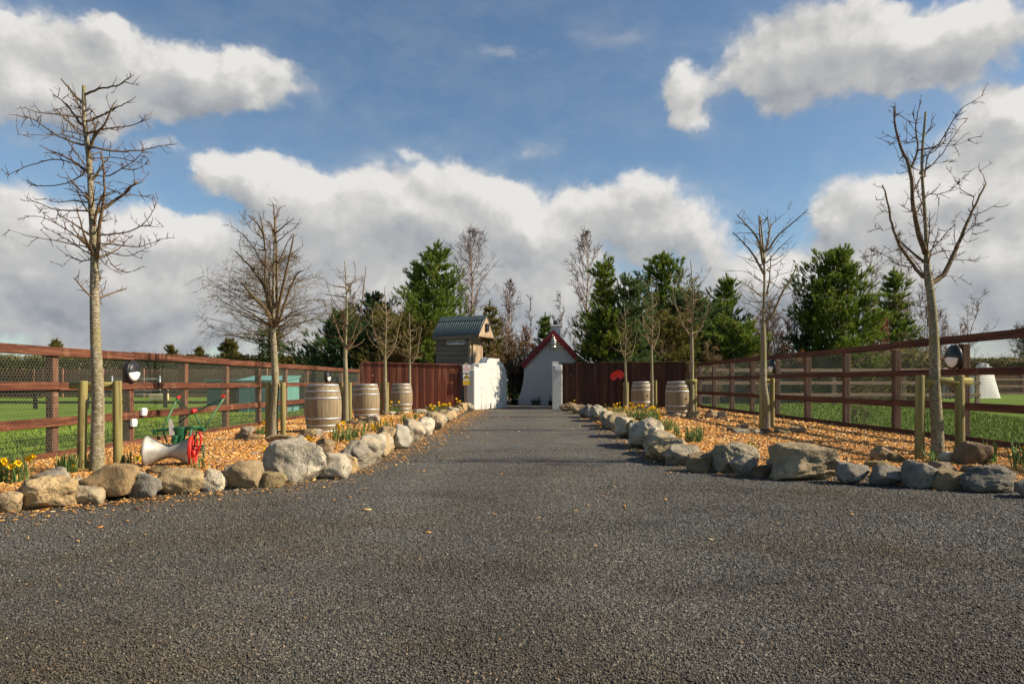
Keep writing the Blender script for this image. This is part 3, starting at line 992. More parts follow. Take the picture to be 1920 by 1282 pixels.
GREY, LGREY, BGREY, TAN, YTAN, BRN, OLV, WHT, DRK, BGR2 = ((.30, .285, .265), (.44, .425, .39), (.235, .235, .235), (.36, .29, .20), (.50, .39, .245),
    (.27, .205, .135), (.25, .205, .125), (.56, .53, .48), (.165, .13, .09), (.205, .205, .205))
GL, GR, GB = 'stones edging the left bed', 'stones edging the right bed', 'stones laid round the young trees'
S = [
 # left wing, from the left edge of the picture
 (-24, 23, 922, 965, TAN, 'tan stone cut off by the left edge of the picture', GL, .8, .3),
 (6, 121, 895, 957, YTAN, 'large pale yellow pitted boulder with a flat sloping face', GL, .6, .6),
 (48, 113, 876, 928, GREY, 'grey boulder behind the pale yellow pitted boulder', GL, .7, .3),
 (103, 183, 912, 948, (.40, .36, .29), 'low smooth grey oblong stone left of the big brown boulder', GL, .6, .35),
 (145, 242, 872, 941, (.36, .27, .165), 'big knobbly brown boulder in front of the largest left tree', GL, .75, .4),
 (118, 146, 896, 914, LGREY, 'small pale stone half hidden behind the low smooth oblong stone', GL, .8, .3),
 (234, 268, 884, 905, BGREY, 'small blue grey stone behind the rough blue grey block', GL, .8, .3),
 (233, 288, 888, 935, BGREY, 'rough blue grey block right of the big knobbly brown boulder', GL, .8, .5),
 (270, 312, 874, 894, OLV, 'flat olive slab under the left end of the roller', GL, .7, .4),
 (283, 370, 879, 928, (.37, .30, .20), 'smooth rounded tan boulder in front of the roller', GL, .7, .25),
 (367, 415, 879, 922, WHT, 'whitish angular stone between the two smooth tan boulders', GL, .8, .4),
 (407, 484, 865, 918, (.34, .275, .19), 'tan brown dome shaped boulder right of the whitish stone', GL, .8, .3),
 (472, 533, 886, 915, OLV, 'low olive wedge stone at the foot of the largest grey boulder', GL, .7, .6),
 (550, 569, 815, 828, LGREY, 'small pale grey stone peeping over the largest grey boulder', GL, .8, .3),
 (584, 622, 822, 856, TAN, 'tan stone tucked behind the largest grey boulder', GL, .8, .35),
 (478, 600, 823, 906, LGREY, 'largest boulder of all, pale grey and rounded, at the left corner', GL, .75, .3),
 (592, 650, 849, 899, (.48, .455, .41), 'grey and white blotched stone right of the largest boulder', GL, .8, .35),
 (634, 666, 856, 889, YTAN, 'small cream stone standing on end near the left corner', GL, .8, .5),
 (623, 682, 836, 883, GREY, 'long smooth grey stone leaning along the left edge', GL, 1.2, .3),
 (658, 706, 821, 873, (.42, .405, .37), 'broad grey humped stone, taller than its left edge neighbours', GL, 1.0, .3),
 (693, 723, 818, 860, TAN, 'tan stone with a dark grey patch along the left edge', GL, 1.0, .4),
 (703, 729, 815, 849, WHT, 'smooth round whitish stone of the left edge', GL, 1.0, .2),
 (697, 734, 806, 846, (.40, .32, .21), 'ochre stone with a square shoulder on the left edge', GL, 1.0, .5),
 (725, 760, 802, 843, (.41, .41, .40), 'pale blue grey sloping stone level with the second daffodil clump', GL, 1.2, .35),
 (757, 772, 811, 835, LGREY, 'small pointed pale stone in front of a rounder one, left edge', GL, .9, .5),
 (752, 787, 790, 832, (.43, .40, .34), 'rounded warm grey stone behind the small pointed pale one', GL, 1.1, .3),
 (773, 806, 786, 818, WHT, 'pale lumpy stone left edge, nearest in front of the leafy clump', GL, 1.2, .4),
 (793, 825, 776, 807, (.42, .36, .27), 'tan dome stone on the left edge beside a flowerless leaf clump', GL, 1.3, .35),
 (816, 834, 779, 795, LGREY, 'small grey stone seventh from the gate on the left edge', GL, 1.2, .3),
 (817, 843, 771, 791, TAN, 'tan stone sixth from the gate on the left edge', GL, 1.4, .35),
 (837, 851, 771, 785, YTAN, 'cream stone fifth from the gate on the left edge', GL, 1.4, .35),
 (839, 856, 765, 780, LGREY, 'pale stone fourth from the gate on the left edge', GL, 1.4, .3),
 (850, 865, 762, 775, TAN, 'tan stone third from the gate on the left edge', GL, 1.4, .4),
 (858, 873, 757, 772, YTAN, 'cream stone second from the gate on the left edge', GL, 1.4, .4),
 (865, 889, 754, 771, LGREY, 'pale stone against the white gate wall, last of the left edge', GL, .9, .35),
 # right edge, from the gate
 (1050, 1082, 754, 771, (.36, .28, .18), 'tan stone at the foot of the white gate pillar', GR, .9, .4),
 (1077, 1096, 760, 776, TAN, 'small tan stone second from the white gate pillar', GR, 1.2, .35),
 (1090, 1114, 761, 784, GREY, 'grey stone third from the white gate pillar', GR, 1.3, .3),
 (1108, 1137, 763, 791, LGREY, 'pale grey stone fourth from the white gate pillar', GR, 1.3, .3),
 (1130, 1157, 774, 801, (.38, .35, .29), 'warm grey stone fifth from the white gate pillar', GR, 1.3, .4),
 (1145, 1177, 777, 807, (.34, .29, .21), 'brownish humped stone in front of the daffodil bank', GR, 1.3, .35),
 (1160, 1194, 785, 821, (.46, .43, .37), 'pale rounded stone beside a narrow dark one, right edge', GR, 1.1, .3),
 (1183, 1202, 791, 823, OLV, 'narrow dark ochre stone squeezed between two pale ones', GR, 1.6, .5),
 (1195, 1243, 790, 843, (.42, .405, .36), 'large tall pale grey stone, highest of the straight right edge', GR, 1.3, .35),
 (1222, 1271, 813, 856, (.40, .37, .30), 'beige domed stone next to the tallest of the right edge', GR, 1.0, .3),
 (1233, 1300, 829, 870, (.40, .33, .22), 'ochre streaked stone behind a grey one at the right bend', GR, 1.0, .35),
 (1254, 1313, 834, 874, (.36, .345, .31), 'grey rounded stone at the bend of the right edge', GR, .8, .3),
 (1292, 1340, 849, 886, (.22, .175, .12), 'dark brown low stone left of the large two tone boulder', GR, .8, .4),
 (1336, 1428, 830, 888, (.36, .335, .28), 'large smooth beige grey boulder of the right wing', GR, .75, .3),
 (1374, 1424, 851, 894, GREY, 'grey peaked stone leaning on the large beige grey boulder', GR, .6, .45),
 (1417, 1461, 872, 897, DRK, 'low dark stone between the two largest right boulders', GR, .8, .5),
 (1458, 1583, 832, 902, (.34, .29, .215), 'biggest boulder on the right, tan and blocky with a crease', GR, .7, .62),
 (1575, 1639, 869, 909, BGREY, 'blue grey rounded stone right of the biggest right boulder', GR, .8, .3),
 (1629, 1681, 864, 884, OLV, 'flat olive stone behind the two blue grey ones', GR, .7, .35),
 (1638, 1711, 873, 913, BGR2, 'long low blue grey stone of the right wing', GR, .7, .3),
 (1641, 1677, 837, 868, TAN, 'tan pointed rock standing alone on the chips', GR, .8, .5),
 (1671, 1702, 849, 870, OLV, 'low brown rock beside the tan pointed rock', GR, .8, .4),
 (1704, 1767, 864, 917, (.27, .27, .27), 'grey peaked boulder in front of the right front tree', GR, .75, .45),
 (1752, 1799, 866, 893, (.24, .20, .17), 'purplish brown round stone behind the brown front one', GR, .8, .3),
 (1764, 1794, 845, 872, WHT, 'white angular stone just right of the right front tree', GR, .7, .6),
 (1756, 1825, 880, 919, (.25, .20, .135), 'brown loaf shaped stone under the right front stake', GR, .7, .4),
 (1807, 1863, 828, 877, (.20, .155, .105), 'dark brown boulder against the fence board at far right', GR, .8, .4),
 (1809, 1842, 873, 893, BRN, 'small brown stone behind the long blue grey boulder', GR, .8, .4),
 (1819, 1923, 873, 925, BGR2, 'long blue grey boulder at the right edge of the picture', GR, .7, .3),
 (1917, 1975, 893, 935, GREY, 'grey stone cut off by the right edge of the picture', GR, .7, .3),
 # round the young trees
 (447, 472, 799, 817, GREY, 'upright grey rock of the trio left of the second left tree', GB, .9, .5),
 (437, 460, 813, 827, OLV, 'olive block of the trio left of the second left tree', GB, .9, .65),
 (455, 482, 814, 829, BRN, 'brown rock of the trio left of the second left tree', GB, .9, .45),
 (500, 552, 815, 832, (.31, .25, .17), 'long flat tan rock at the foot of the second left tree', GB, .6, .4),
 (555, 588, 804, 824, OLV, 'olive rock by the first barrel, left of a grey one', GB, .9, .45),
 (576, 602, 803, 821, GREY, 'grey domed rock in front of the first barrel', GB, .9, .3),
 (649, 667, 787, 797, DRK, 'dark rock at the foot of the third left tree', GB, .9, .4),
 (666, 684, 789, 798, BRN, 'flat brown rock before the second barrel', GB, .9, .4),
 (670, 692, 781, 796, TAN, 'tan rock before the second barrel', GB, .9, .5),
 (687, 709, 777, 796, LGREY, 'pale grey rock before the second barrel', GB, .9, .3),
 (715, 729, 773, 781, BRN, 'small brown rock at the foot of the fourth left tree', GB, .9, .4),
 (728, 742, 771, 780, WHT, 'small white rock beside the fourth left tree', GB, .9, .3),
 (740, 757, 771, 780, OLV, 'small olive rock at the foot of the third barrel', GB, .9, .4),
 (773, 799, 767, 777, LGREY, 'long pale rock before the red boarded fence', GB, .6, .3),
 (1256, 1279, 774, 785, TAN, 'tan rock at the foot of the near right barrel', GB, .9, .4),
 (1289, 1317, 771, 787, (.29, .23, .14), 'ochre rock in front of the third right tree', GB, .9, .4),
 (1323, 1346, 767, 787, TAN, 'split tan rock standing on edge, right of the third right tree', GB, .7, .65),
 (1341, 1363, 771, 786, GREY, 'dark grey rock leaning beside the split tan rock', GB, .9, .5),
 (1364, 1391, 800, 812, OLV, 'flat olive rock, leftmost of the ring round the second right tree', GB, .8, .4),
 (1376, 1408, 804, 816, GREY, 'flat grey rock in the ring round the second right tree', GB, .7, .4),
 (1382, 1409, 795, 808, BRN, 'brown rock at the back of the ring round the second right tree', GB, .9, .4),
 (1407, 1421, 802, 815, TAN, 'tan upright rock in the ring round the second right tree', GB, .9, .5),
 (1415, 1432, 806, 817, LGREY, 'small round pale rock in the ring round the second right tree', GB, .9, .2),
 (1429, 1453, 803, 816, DRK, 'dark rock against the trunk of the second right tree', GB, .9, .4),
 (1452, 1486, 800, 816, OLV, 'olive wedge rock right of the second right tree', GB, .8, .45),
 (1484, 1512, 799, 814, TAN, 'tan rock, rightmost of the ring round the second right tree', GB, .8, .4),
]
for s_ in S:
    stone(*s_)

# ------------------------------------------------------------------ paddock fences
def hexnet(L, H, cw=.055, r=.0013, zz=0.0, sag=.0, seed=1):
    """hexagonal wire netting in the local YZ plane"""
    rs = np.random.default_rng(seed)
    ch = cw * .95
    nc, nr = int(L / cw), int(H / (ch * .75))
    segs = []
    J = {}
    def pt(i, j, k):
        return (i, j, k)
    ys, zs = [], []
    # columns of hexes: two-row zigzag
    P = np.zeros((nr + 1, 2 * nc + 2, 2))
    for j in range(nr + 1):
        for i in range(2 * nc + 2):
            up = (i + j) % 2
            P[j, i] = (i * cw / 2, j * ch * .75 + (ch * .25 if up else 0))
    P += rs.normal(0, .0022, P.shape)
    i0 = np.arange(2 * nc + 1)
    A, B = [], []
    for j in range(nr + 1):
        A.append(P[j, :-1]); B.append(P[j, 1:])
        if j < nr:
            ii = [i for i in range(2 * nc + 2) if (i + j) % 2]
            A.append(P[j, ii]); B.append(P[j + 1, ii])
    A, B = np.concatenate(A), np.concatenate(B)
    k = (A[:, 1] <= H) & (B[:, 1] <= H + .01)
    A, B = A[k], B[k]
    n = len(A)
    d = B - A; d /= np.linalg.norm(d, axis=1, keepdims=True)
    nn = np.stack([-d[:, 1], d[:, 0]], -1)
    V = np.zeros((n, 6, 3))
    for e, Q in enumerate((A, B)):
        for c in range(3):
            th = 2 * math.pi * c / 3
            V[:, e * 3 + c, 0] = r * math.cos(th)
            V[:, e * 3 + c, 1] = Q[:, 0] + nn[:, 0] * r * math.sin(th)
            V[:, e * 3 + c, 2] = Q[:, 1] + nn[:, 1] * r * math.sin(th) + zz
    F = np.array([(0, 1, 4, 3), (1, 2, 5, 4), (2, 0, 3, 5)])
    F = (F[None] + (np.arange(n) * 6)[:, None, None]).reshape(-1, 4)
    return V.reshape(-1, 3), F


def paddock_fence(name, label, x0, x1, y0, ys, side, base, rails, rmat, pmat, wmat, seed):
    """post-and-rail fence, local Y along the run; side=+1 when the rails face +X"""
    y1 = ys[-1]
    ang = math.atan2(-(x1 - x0), (y1 - y0))
    t = thing(name, label, 'fence', (x0, y0, base), ang, 'paddock fences')
    Ln = math.hypot(x1 - x0, y1 - y0)
    rs = random.Random(seed)
    locs = [(y - y0) / math.cos(ang) for y in ys]
    w = MATS[pmat]
    for k, ly in enumerate(locs):
        m = MB()
        hh = rails[0][0] - .005 if k else rails[0][0] - .005
        m.bbox((-side * .062, 0, hh / 2 - .1), (.115 + rs.uniform(-.01, .01), .115, hh + .2), .008, Matrix.Rotation(rs.uniform(-.012, .012), 3, 'X'))
        m.build('post', w, t, (0, ly, 0))
    # rails in lengths of two bays with staggered joints
    for ri, (zb, zt) in enumerate(rails):
        k = 0
        st = ri % 2
        i = 0
        while i < len(locs) - 1:
            j = min(len(locs) - 1, i + (1 if (i == 0 and st) else 2))
            a, b = locs[i] + .003, locs[j] - .003
            m = MB()
            th = .042
            dz = rs.uniform(-.008, .008)
            n = 4
            # slightly bowed board
            vs, fs = [], []
            bow = rs.uniform(-.006, .006)
            for q in range(n + 1):
                u = q / n
                yy = (a + (b - a) * u) - (a + b) / 2
                o = bow * 4 * u * (1 - u)
                for (xx, zz) in ((-.5, 0), (-.5, 1), (-.35, 1.03), (.5, .99), (.5, .03), (.38, 0)):
                    vs.append((xx * th, yy, (zz - .5) * (zt - zb) + o))
            for q in range(n):
                for c in range(6):
                    c2 = (c + 1) % 6
                    fs.append((q * 6 + c, q * 6 + c2, q * 6 + 6 + c2, q * 6 + 6 + c))
            fs.append(tuple(range(6))); fs.append(tuple(range(n * 6 + 5, n * 6 - 1, -1)))
            m.add(vs, fs)
            m.build('rail' if ri < 3 else 'gravel_board', MATS[rmat], t, (side * .021, (a + b) / 2, (zb + zt) / 2 + dz))
            i = j
    v, f = hexnet(Ln, rails[0][1] - .06, seed=seed)
    v[:, 0] += -side * .0015
    link('wire_netting', np_mesh('wire_netting', v, f), MATS[wmat], t)
    return t, locs


LYS = [4.13, 5.9, 7.68, 9.45, 11.23, 13.0, 14.77, 16.53, 18.3, 20.05, 21.8, 23.6, 25.9]
LR = [(1.425, 1.545), (.945, 1.05), (.45, .57), (.0, .105)]
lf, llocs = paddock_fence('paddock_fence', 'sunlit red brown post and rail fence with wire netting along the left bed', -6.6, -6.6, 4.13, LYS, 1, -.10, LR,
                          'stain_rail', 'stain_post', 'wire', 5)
RYS = [4.8 + .0, 6.55, 8.33, 10.1, 11.87, 13.64, 15.41, 17.18, 18.93, 20.67, 22.48, 24.2]
RR = [(1.475, 1.59), (1.0, 1.10), (.49, .60), (.0, .115)]
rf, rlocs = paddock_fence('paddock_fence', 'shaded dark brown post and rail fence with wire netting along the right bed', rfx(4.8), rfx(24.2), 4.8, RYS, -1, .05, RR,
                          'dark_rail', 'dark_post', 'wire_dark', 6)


def wall_light(label, x, y, z, side):
    """round bulkhead lamp, upper half hooded; faces +X when side=+1"""
    t = thing('wall_light', label, 'wall light', (x, y, z), 0.0 if side > 0 else math.pi, 'bulkhead lamps on the paddock fences')
    m = MB()
    m.lathe([(.001, .0), (.172, .0), (.176, .012), (.176, .045), (.165, .055), (.001, .056)], 32, 'X')
    m.build('housing', M['black_plastic'], t)
    # dome split into hood (upper) and diffuser (lower)
    def dome(lo, hi, R, D):
        mm = MB(); nu, nv = 14, 6
        vs, fs = [], []
        for i in range(nu + 1):
            th = lo + (hi - lo) * i / nu
            for j in range(nv + 1):
                a = j / nv * math.pi / 2
                rr = R * math.cos(a)
                vs.append((.05 + D * math.sin(a), rr * math.cos(th), rr * math.sin(th)))
        for i in range(nu):
            for j in range(nv):
                p = i * (nv + 1) + j
                fs.append((p, p + 1, p + nv + 2, p + nv + 1))
        mm.add(vs, fs, True)
        return mm
    dome(-.12, math.pi + .12, .160, .062).build('hood', M['black_plastic'], t)
    dome(math.pi + .10, 2 * math.pi - .10, .156, .056).build('diffuser', M['diffuser'], t)
    return t
wall_light('round half hooded lamp on the left fence above the green and red roller', -6.555, 11.12, 1.13, 1)
wall_light('half hooded lamp on the left fence seen just above the first barrel', -6.555, 21.7, 1.14, 1)
wall_light('large half hooded lamp on the right fence behind the right front tree', rfx(10.2) - .05, 10.12, 1.33, -1)
wall_light('small half hooded lamp on the right fence left of the second right tree', rfx(17.18) - .05, 17.15, 1.36, -1)

for lb, y, z in (('white socket box on the lower rail of the left fence', 11.42, .46), ('white switch box just under the lower rail of the left fence', 11.2, .29)):
    t = thing('socket_box', lb, 'socket box', (-6.55 if z > .4 else -6.59, y, z), 0, 'white electric boxes on the left fence')
    m = MB(); m.bbox((.03, 0, 0), (.06, .12, .13), .012); m.build('case', M['white_plastic'], t)
    m = MB(); m.bbox((.066, 0, .012), (.012, .085, .075), .004); m.build('flap', M['white_plastic'], t)

# ------------------------------------------------------------------ boarded fences either side of the gate
def boarded(name, label, x0, y0, x1, y1, h0, h1, mat, base=0.0, posts=(), board=.125, seed=3):
    ang = math.atan2(y1 - y0, x1 - x0)
    L = math.hypot(x1 - x0, y1 - y0)
    t = thing(name, label, 'fence', (x0, y0, base), ang, 'boarded fences beside the gate')
    rs = random.Random(seed)
    m = MB()
    n = int(L / board)
    for i in range(n):
        hh = h0 + (h1 - h0) * (i + .5) / n + rs.uniform(-.006, .006)
        front = -.004 if i % 2 else .0015
        m.box((i * board + board / 2, front, hh / 2), (board * (1.03 if i % 2 else .98), .018, hh))
    m.build('boards', M[mat], t)
    m = MB()
    m.prism([(-.045, h0 + .004), (.05, h0 + .004), (.05, h0 + .030), (0, h0 + .042), (-.045, h0 + .030)], 'X', -.03, L + .03)
    c = m.build('cap_rail', M[mat], t)
    for vtx in c.data.vertices:
        vtx.co.z += (h1 - h0) * vtx.co.x / L
    m = MB()
    for zc in (.3, h0 * .5, h0 - .2):
        m.box((L / 2, .045, zc), (L, .06, .09))
    m.build('backing_rail', M[mat], t)
    for xp, mt in posts:
        m = MB(); m.bbox((xp, .0 if xp < 0 or xp > L else .12, (h0 + .02) / 2), (.115, .115, h0 + .02), .008)
        m.build('post', M[mt], t)
    return t
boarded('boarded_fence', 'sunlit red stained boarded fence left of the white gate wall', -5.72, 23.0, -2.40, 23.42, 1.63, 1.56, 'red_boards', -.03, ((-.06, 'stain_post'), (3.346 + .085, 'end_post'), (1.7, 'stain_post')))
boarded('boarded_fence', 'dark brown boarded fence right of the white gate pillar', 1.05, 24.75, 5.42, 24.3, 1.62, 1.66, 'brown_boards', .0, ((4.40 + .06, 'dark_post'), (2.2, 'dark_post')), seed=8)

# signs on the end post
def sign_plate(name, label, x, y, z, w, h):
    t = thing(name, label, 'sign', (x, y, z), math.atan2(.42, 3.32), 'notices on the fence end')
    m = MB(); m.bbox((0, 0, 0), (w, .006, h), .002)
    return t, m
t, m = sign_plate('notice_sign', 'white notice with faint red lines at the end of the red fence', -2.285, 23.335, 1.42, .255, .28)
m.build('plate', M['sign_white'], t)
m = MB()
for k, (zz, wl) in enumerate(((.10, .10), (.055, .12), (.015, .22), (-.022, .24), (-.055, .23), (-.10, .05))):
    m.box((0, -.0045, zz), (wl, .002, .014))
m.build('print', M['sign_red'], t)
t, m = sign_plate('warning_sign', 'yellow warning sign with a black triangle, below the white notice', -2.275, 23.325, 1.045, .255, .385)
m.build('plate', M['sign_white'], t)
m = MB(); m.box((0, -.0042, -.10), (.250, .0022, .165)); m.build('panel', M['sign_yellow'], t)
m = MB(); m.prism([(-.125, .03), (.125, .03), (0, .205)], 'Y', -.0062, -.0034); tr = m.build('triangle', M['sign_black'], t)
m = MB(); m.prism([(-.086, .050), (.086, .050), (0, .170)], 'Y', -.0078, -.0064); m.build('triangle_face', M['sign_yellow'], tr)
m = MB(); m.box((0, -.0088, .092), (.085, .002, .030)); m.box((-.03, -.0088, .07), (.02, .002, .02)); m.build('camera_mark', M['sign_black'], tr)
m = MB()
for zz in (-.03, -.075, -.12, -.16): m.box((0, -.0062, zz), (.19, .0016, .012))
m.build('print', M['sign_ink'], t)

# red tractor seat hung on the dark fence
t = thing('tractor_seat', 'red pressed metal tractor seat hung on the dark boarded fence', 'tractor seat', (3.0, 24.50, 1.19), math.radians(-6))
m = MB()
vs, fs = [], []
NU, NV = 40, 10
for j in range(NV + 1):
    r = j / NV
    for i in range(NU):
        th = 2 * math.pi * i / NU
        x, z = math.sin(th), math.cos(th)
        R = 1.0 - .40 * max(0, -z) ** 10 * 1.0
        wv = R * r
        lobes = 1 + .10 * abs(x)
        X_, Z_ = .225 * wv * x * lobes, .185 * wv * z
        if z < 0: Z_ *= 1 - .55 * math.exp(-(x / .30) ** 2) * r
        lip = .075 * (r ** 3) * (.35 + .65 * max(0, z + .3))
        dep = .02 * math.cos(x * 3.0) * r
        vs.append((X_, -.05 - lip - dep, Z_))
for j in range(NV):
    for i in range(NU):
        i2 = (i + 1) % NU
        fs.append((j * NU + i, j * NU + i2, (j + 1) * NU + i2, (j + 1) * NU + i))
m.add(vs, fs, True)
pan = m.build('pan', M['red_seat'], t, rot=(0, math.radians(-14), 0))
md = pan.modifiers.new('thick', 'SOLIDIFY'); md.thickness = .006
m = MB(); m.tube([(0, -.055, 0), (0, .01, 0)], .018, 10); m.build('bracket', M['rust'], t)

# ------------------------------------------------------------------ white gate wall and pillar
t = thing('entrance_wall', 'whitewashed rubble gate wall rising in rough steps on the left', 'wall', (0, 0, 0))
A, B = Vector((-2.05, 23.45, 0)), Vector((-1.0, 25.75, 0))
dv = (B - A).normalized(); nv = Vector((-dv.y, dv.x, 0)); LW = (B - A).length
prof = [(0.0, 1.40), (.07, 1.50), (.13, 1.47), (.19, 1.56), (.27, 1.62), (.36, 1.66), (.42, 1.77), (.50, 1.80), (.58, 1.81), (.66, 1.80), (.73, 1.79), (.79, 1.74), (.85, 1.67), (.90, 1.58), (.95, 1.40), (1.0, 1.15)]
rs = random.Random(4)
bm = bmesh.new()
edges = [0, .05, .11, .155, .22, .26, .33, .40, .44, .52, .57, .63, .70, .745, .79, .83, .865, .90, .93, .965, 1.0]
for u0, u1 in zip(edges, edges[1:]):
    uc = (u0 + u1) / 2
    hz = np.interp(uc, [p[0] for p in prof], [p[1] for p in prof]) + rs.uniform(-.05, .05)
    off = rs.uniform(-.018, .018)
    c = A.lerp(B, uc) + nv * (.17 + off)
    mtx = Matrix.Translation((c.x, c.y, hz / 2)) @ Matrix.Rotation(math.atan2(dv.y, dv.x), 4, 'Z') @ Matrix.Diagonal((LW * (u1 - u0) + .03, .36, hz, 1))
    bmesh.ops.create_cube(bm, size=1.0, matrix=mtx)
me = bpy.data.meshes.new('wall_body')
bm.to_mesh(me); bm.free()
o = link('wall_body', me, M['whitewash'], t)
rm = o.modifiers.new('merge', 'REMESH'); rm.mode = 'VOXEL'; rm.voxel_size = .022; rm.use_smooth_shade = True
sm_ = o.modifiers.new('soften', 'SMOOTH'); sm_.iterations = 5
txr = bpy.data.textures.new('rubble', 'CLOUDS'); txr.noise_scale = .22; txr.noise_depth = 2
dm = o.modifiers.new('rubble', 'DISPLACE'); dm.texture = txr; dm.strength = .035; dm.mid_level = .5; dm.texture_coords = 'GLOBAL'
m = MB(); m.bbox((-2.13, 23.50, .70), (.34, .30, 1.41), .03, Matrix.Rotation(-.25, 3, 'Z')); m.bbox((-2.13, 23.56, 1.455), (.27, .2, .12), .02, Matrix.Rotation(-.2, 3, 'Z'))
m.build('end_pier', M['whitewash'], t)

t = thing('gate_pillar', 'square whitewashed gate pillar at the end of the dark fence', 'pillar', (.845, 24.1, 0))
m = MB(); m.bbox((0, .1, .78), (.345, .42, 1.56), .02)
m.box((-.06, .32, .85), (.225, .06, 1.71))
m.build('shaft', M['whitewash'], t)
m = MB(); m.bbox((.03, -.135, 1.47), (.23, .06, .19), .012); m.bbox((.03, -.125, 1.355), (.12, .04, .05), .01)
m.build('lamp_box', M['white_plastic'], t)

# ------------------------------------------------------------------ timber hut with the name board
TH = math.radians(24)
t = thing('timber_hut', 'weathered timber kiosk with corrugated roof rising behind the red fence', 'hut', (-2.45, 26.0, 0), -TH)
# local: front face along -Y, right face +X; origin at the front right corner
bw, bd, bh = 1.48, .95, 2.72
m = MB()
nb = 15
for k in range(nb):
    z0, z1 = bh * k / nb, bh * (k + 1) / nb
    m.prism([(-.012, z0 + .006), (.010, z1), (.04, z1), (.04, z0 + .006)], 'X', -bw, 0)
mm = m.build('front_boards', M['grey_wood'], t)
m = MB()
m.box((-bw / 2, bd / 2 + .04, bh / 2), (bw - .02, bd - .06, bh - .02))
m.build('wall', M['grey_wood'], t)
m = MB()
for k in range(6):
    m.box((.006, .08 + (bd - .08) * (k + .5) / 6, bh / 2), (.03, (bd - .08) / 6 * .96, bh))
m.build('side_boards', M['pale_wood'], t)
m = MB(); m.bbox((.014, .035, bh / 2), (.075, .085, bh), .006); m.bbox((.014, bd + .03, bh / 2), (.07, .07, bh), .006)
m.build('corner_post', M['pale_wood'], t)
m = MB(); m.bbox((.055, .50, 2.02), (.05, .66, .86), .006); sh = m.build('shutter', M['pale_wood'], t)
m = MB()
for zz in (1.64, 2.40): m.box((.085, .50, zz), (.012, .64, .06))
m.box((.085, .50, 2.02), (.012, .05, .70)); m.box((.085, .19, 2.02), (.012, .05, .70)); m.box((.085, .81, 2.02), (.012, .05, .70))
m.build('batten', M['pale_wood'], sh)
# roof: ridge along X, slightly kicked eaves
rx0, rx1 = -bw - .06, .52
ry0, ry1, rz0, rzr = -.16, bd + .16, 2.77, 3.50
ym = (ry0 + ry1) / 2
def corr(y_a, z_a, y_b, z_b):
    mmb = MB(); NX = 132
    vs, fs = [], []
    for i in range(NX + 1):
        x = rx0 + (rx1 - rx0) * i / NX
        w = .030 * math.sin(2 * math.pi * x / .104)
        for (yy, zz) in ((y_a, z_a), ((y_a * .45 + y_b * .55), (z_a * .45 + z_b * .55) + .015), (y_b, z_b)):
            vs.append((x, yy, zz + w))
    for i in range(NX):
        for j in range(2):
            fs.append((i * 3 + j, i * 3 + 3 + j, i * 3 + 4 + j, i * 3 + 1 + j))
    mmb.add(vs, fs, True)
    return mmb
mf = corr(ry0, rz0, ym, rzr); r1 = mf.build('roof', M['roof_steel'], t)
r1.modifiers.new('thick', 'SOLIDIFY').thickness = .006
mb_ = corr(ry1, rz0, ym, rzr); r2 = mb_.build('roof', M['roof_steel'], t)
r2.modifiers.new('thick', 'SOLIDIFY').thickness = .006
m = MB(); m.prism([(ym - .17, rzr - .15), (ym, rzr + .035), (ym + .17, rzr - .15), (ym, rzr + .02)], 'X', rx0 - .01, rx1 + .01); m.build('ridge_cap', M['roof_steel'], r1)
m = MB(); m.bbox(((rx0 + rx1) / 2, ry0 + .02, rz0 - .10), (rx1 - rx0 - .02, .03, .17), .005); m.build('fascia', M['grey_wood'], t)
m = MB(); m.bbox(((rx0 + rx1) / 2, ry1 - .02, rz0 - .10), (rx1 - rx0 - .02, .03, .17), .005); m.build('fascia', M['grey_wood'], t)
m = MB(); m.prism([(ry0 + .02, rz0 - .05), (ry1 - .02, rz0 - .05), (ym, rzr - .03)], 'X', rx1 - .05, rx1 - .02); gb = m.build('gable', M['pale_wood'], t)
m = MB(); m.prism([(ry0 + .02, rz0 - .05), (ry1 - .02, rz0 - .05), (ym, rzr - .03)], 'X', rx0 + .02, rx0 + .05); m.build('gable', M['pale_wood'], t)
m = MB(); m.box((.24, ym, rz0 - .07), (.52, ry1 - ry0 - .1, .025)); m.build('soffit', M['pale_wood'], t)
m = MB(); m.bbox((rx1 + .02, ym, 3.06), (.07, .22, .30), .03); m.build('gable_lamp', M['black_plastic'], t)
# name board
pl = thing('name_board', 'small white name board with black letters on the timber hut', 'sign', t.matrix_basis @ Vector((-.55, -.030, 2.49)), -TH)
m = MB()
w2, h2, c2 = .42, .085, .05
m.prism([(-w2, -h2 + c2), (-w2 + c2, -h2), (w2 - c2, -h2), (w2, -h2 + c2), (w2, h2 - c2), (w2 - c2, h2), (-w2 + c2, h2), (-w2, h2 - c2)], 'Y', -.008, .008)
m.build('plate', M['sign_white'], pl)
def text_mesh(name, body, size, mat, parent, loc, rot, ext=.003, align='CENTER', sx=1.0, off=0.0):
    cu = bpy.data.curves.new(name, 'FONT')
    cu.body = body; cu.size = size; cu.extrude = ext; cu.align_x = align; cu.align_y = 'CENTER'; cu.space_character = 1.12; cu.offset = off
    to = bpy.data.objects.new(name, cu)
    C.objects.link(to)
    dg = bpy.context.evaluated_depsgraph_get()
    me = bpy.data.meshes.new_from_object(to.evaluated_get(dg))
    bpy.data.objects.remove(to)
    bpy.data.curves.remove(cu)
    me.name = name
    me.materials.clear()
    o = link(name, me, mat, parent, loc, rot)
    o.scale = (sx, 1, 1)
    return o
text_mesh('lettering', 'HOBBIT HOLE', .150, M['sign_black'], pl, (0, -.0105, 0), (math.radians(90), 0, 0), off=.006, sx=.76)

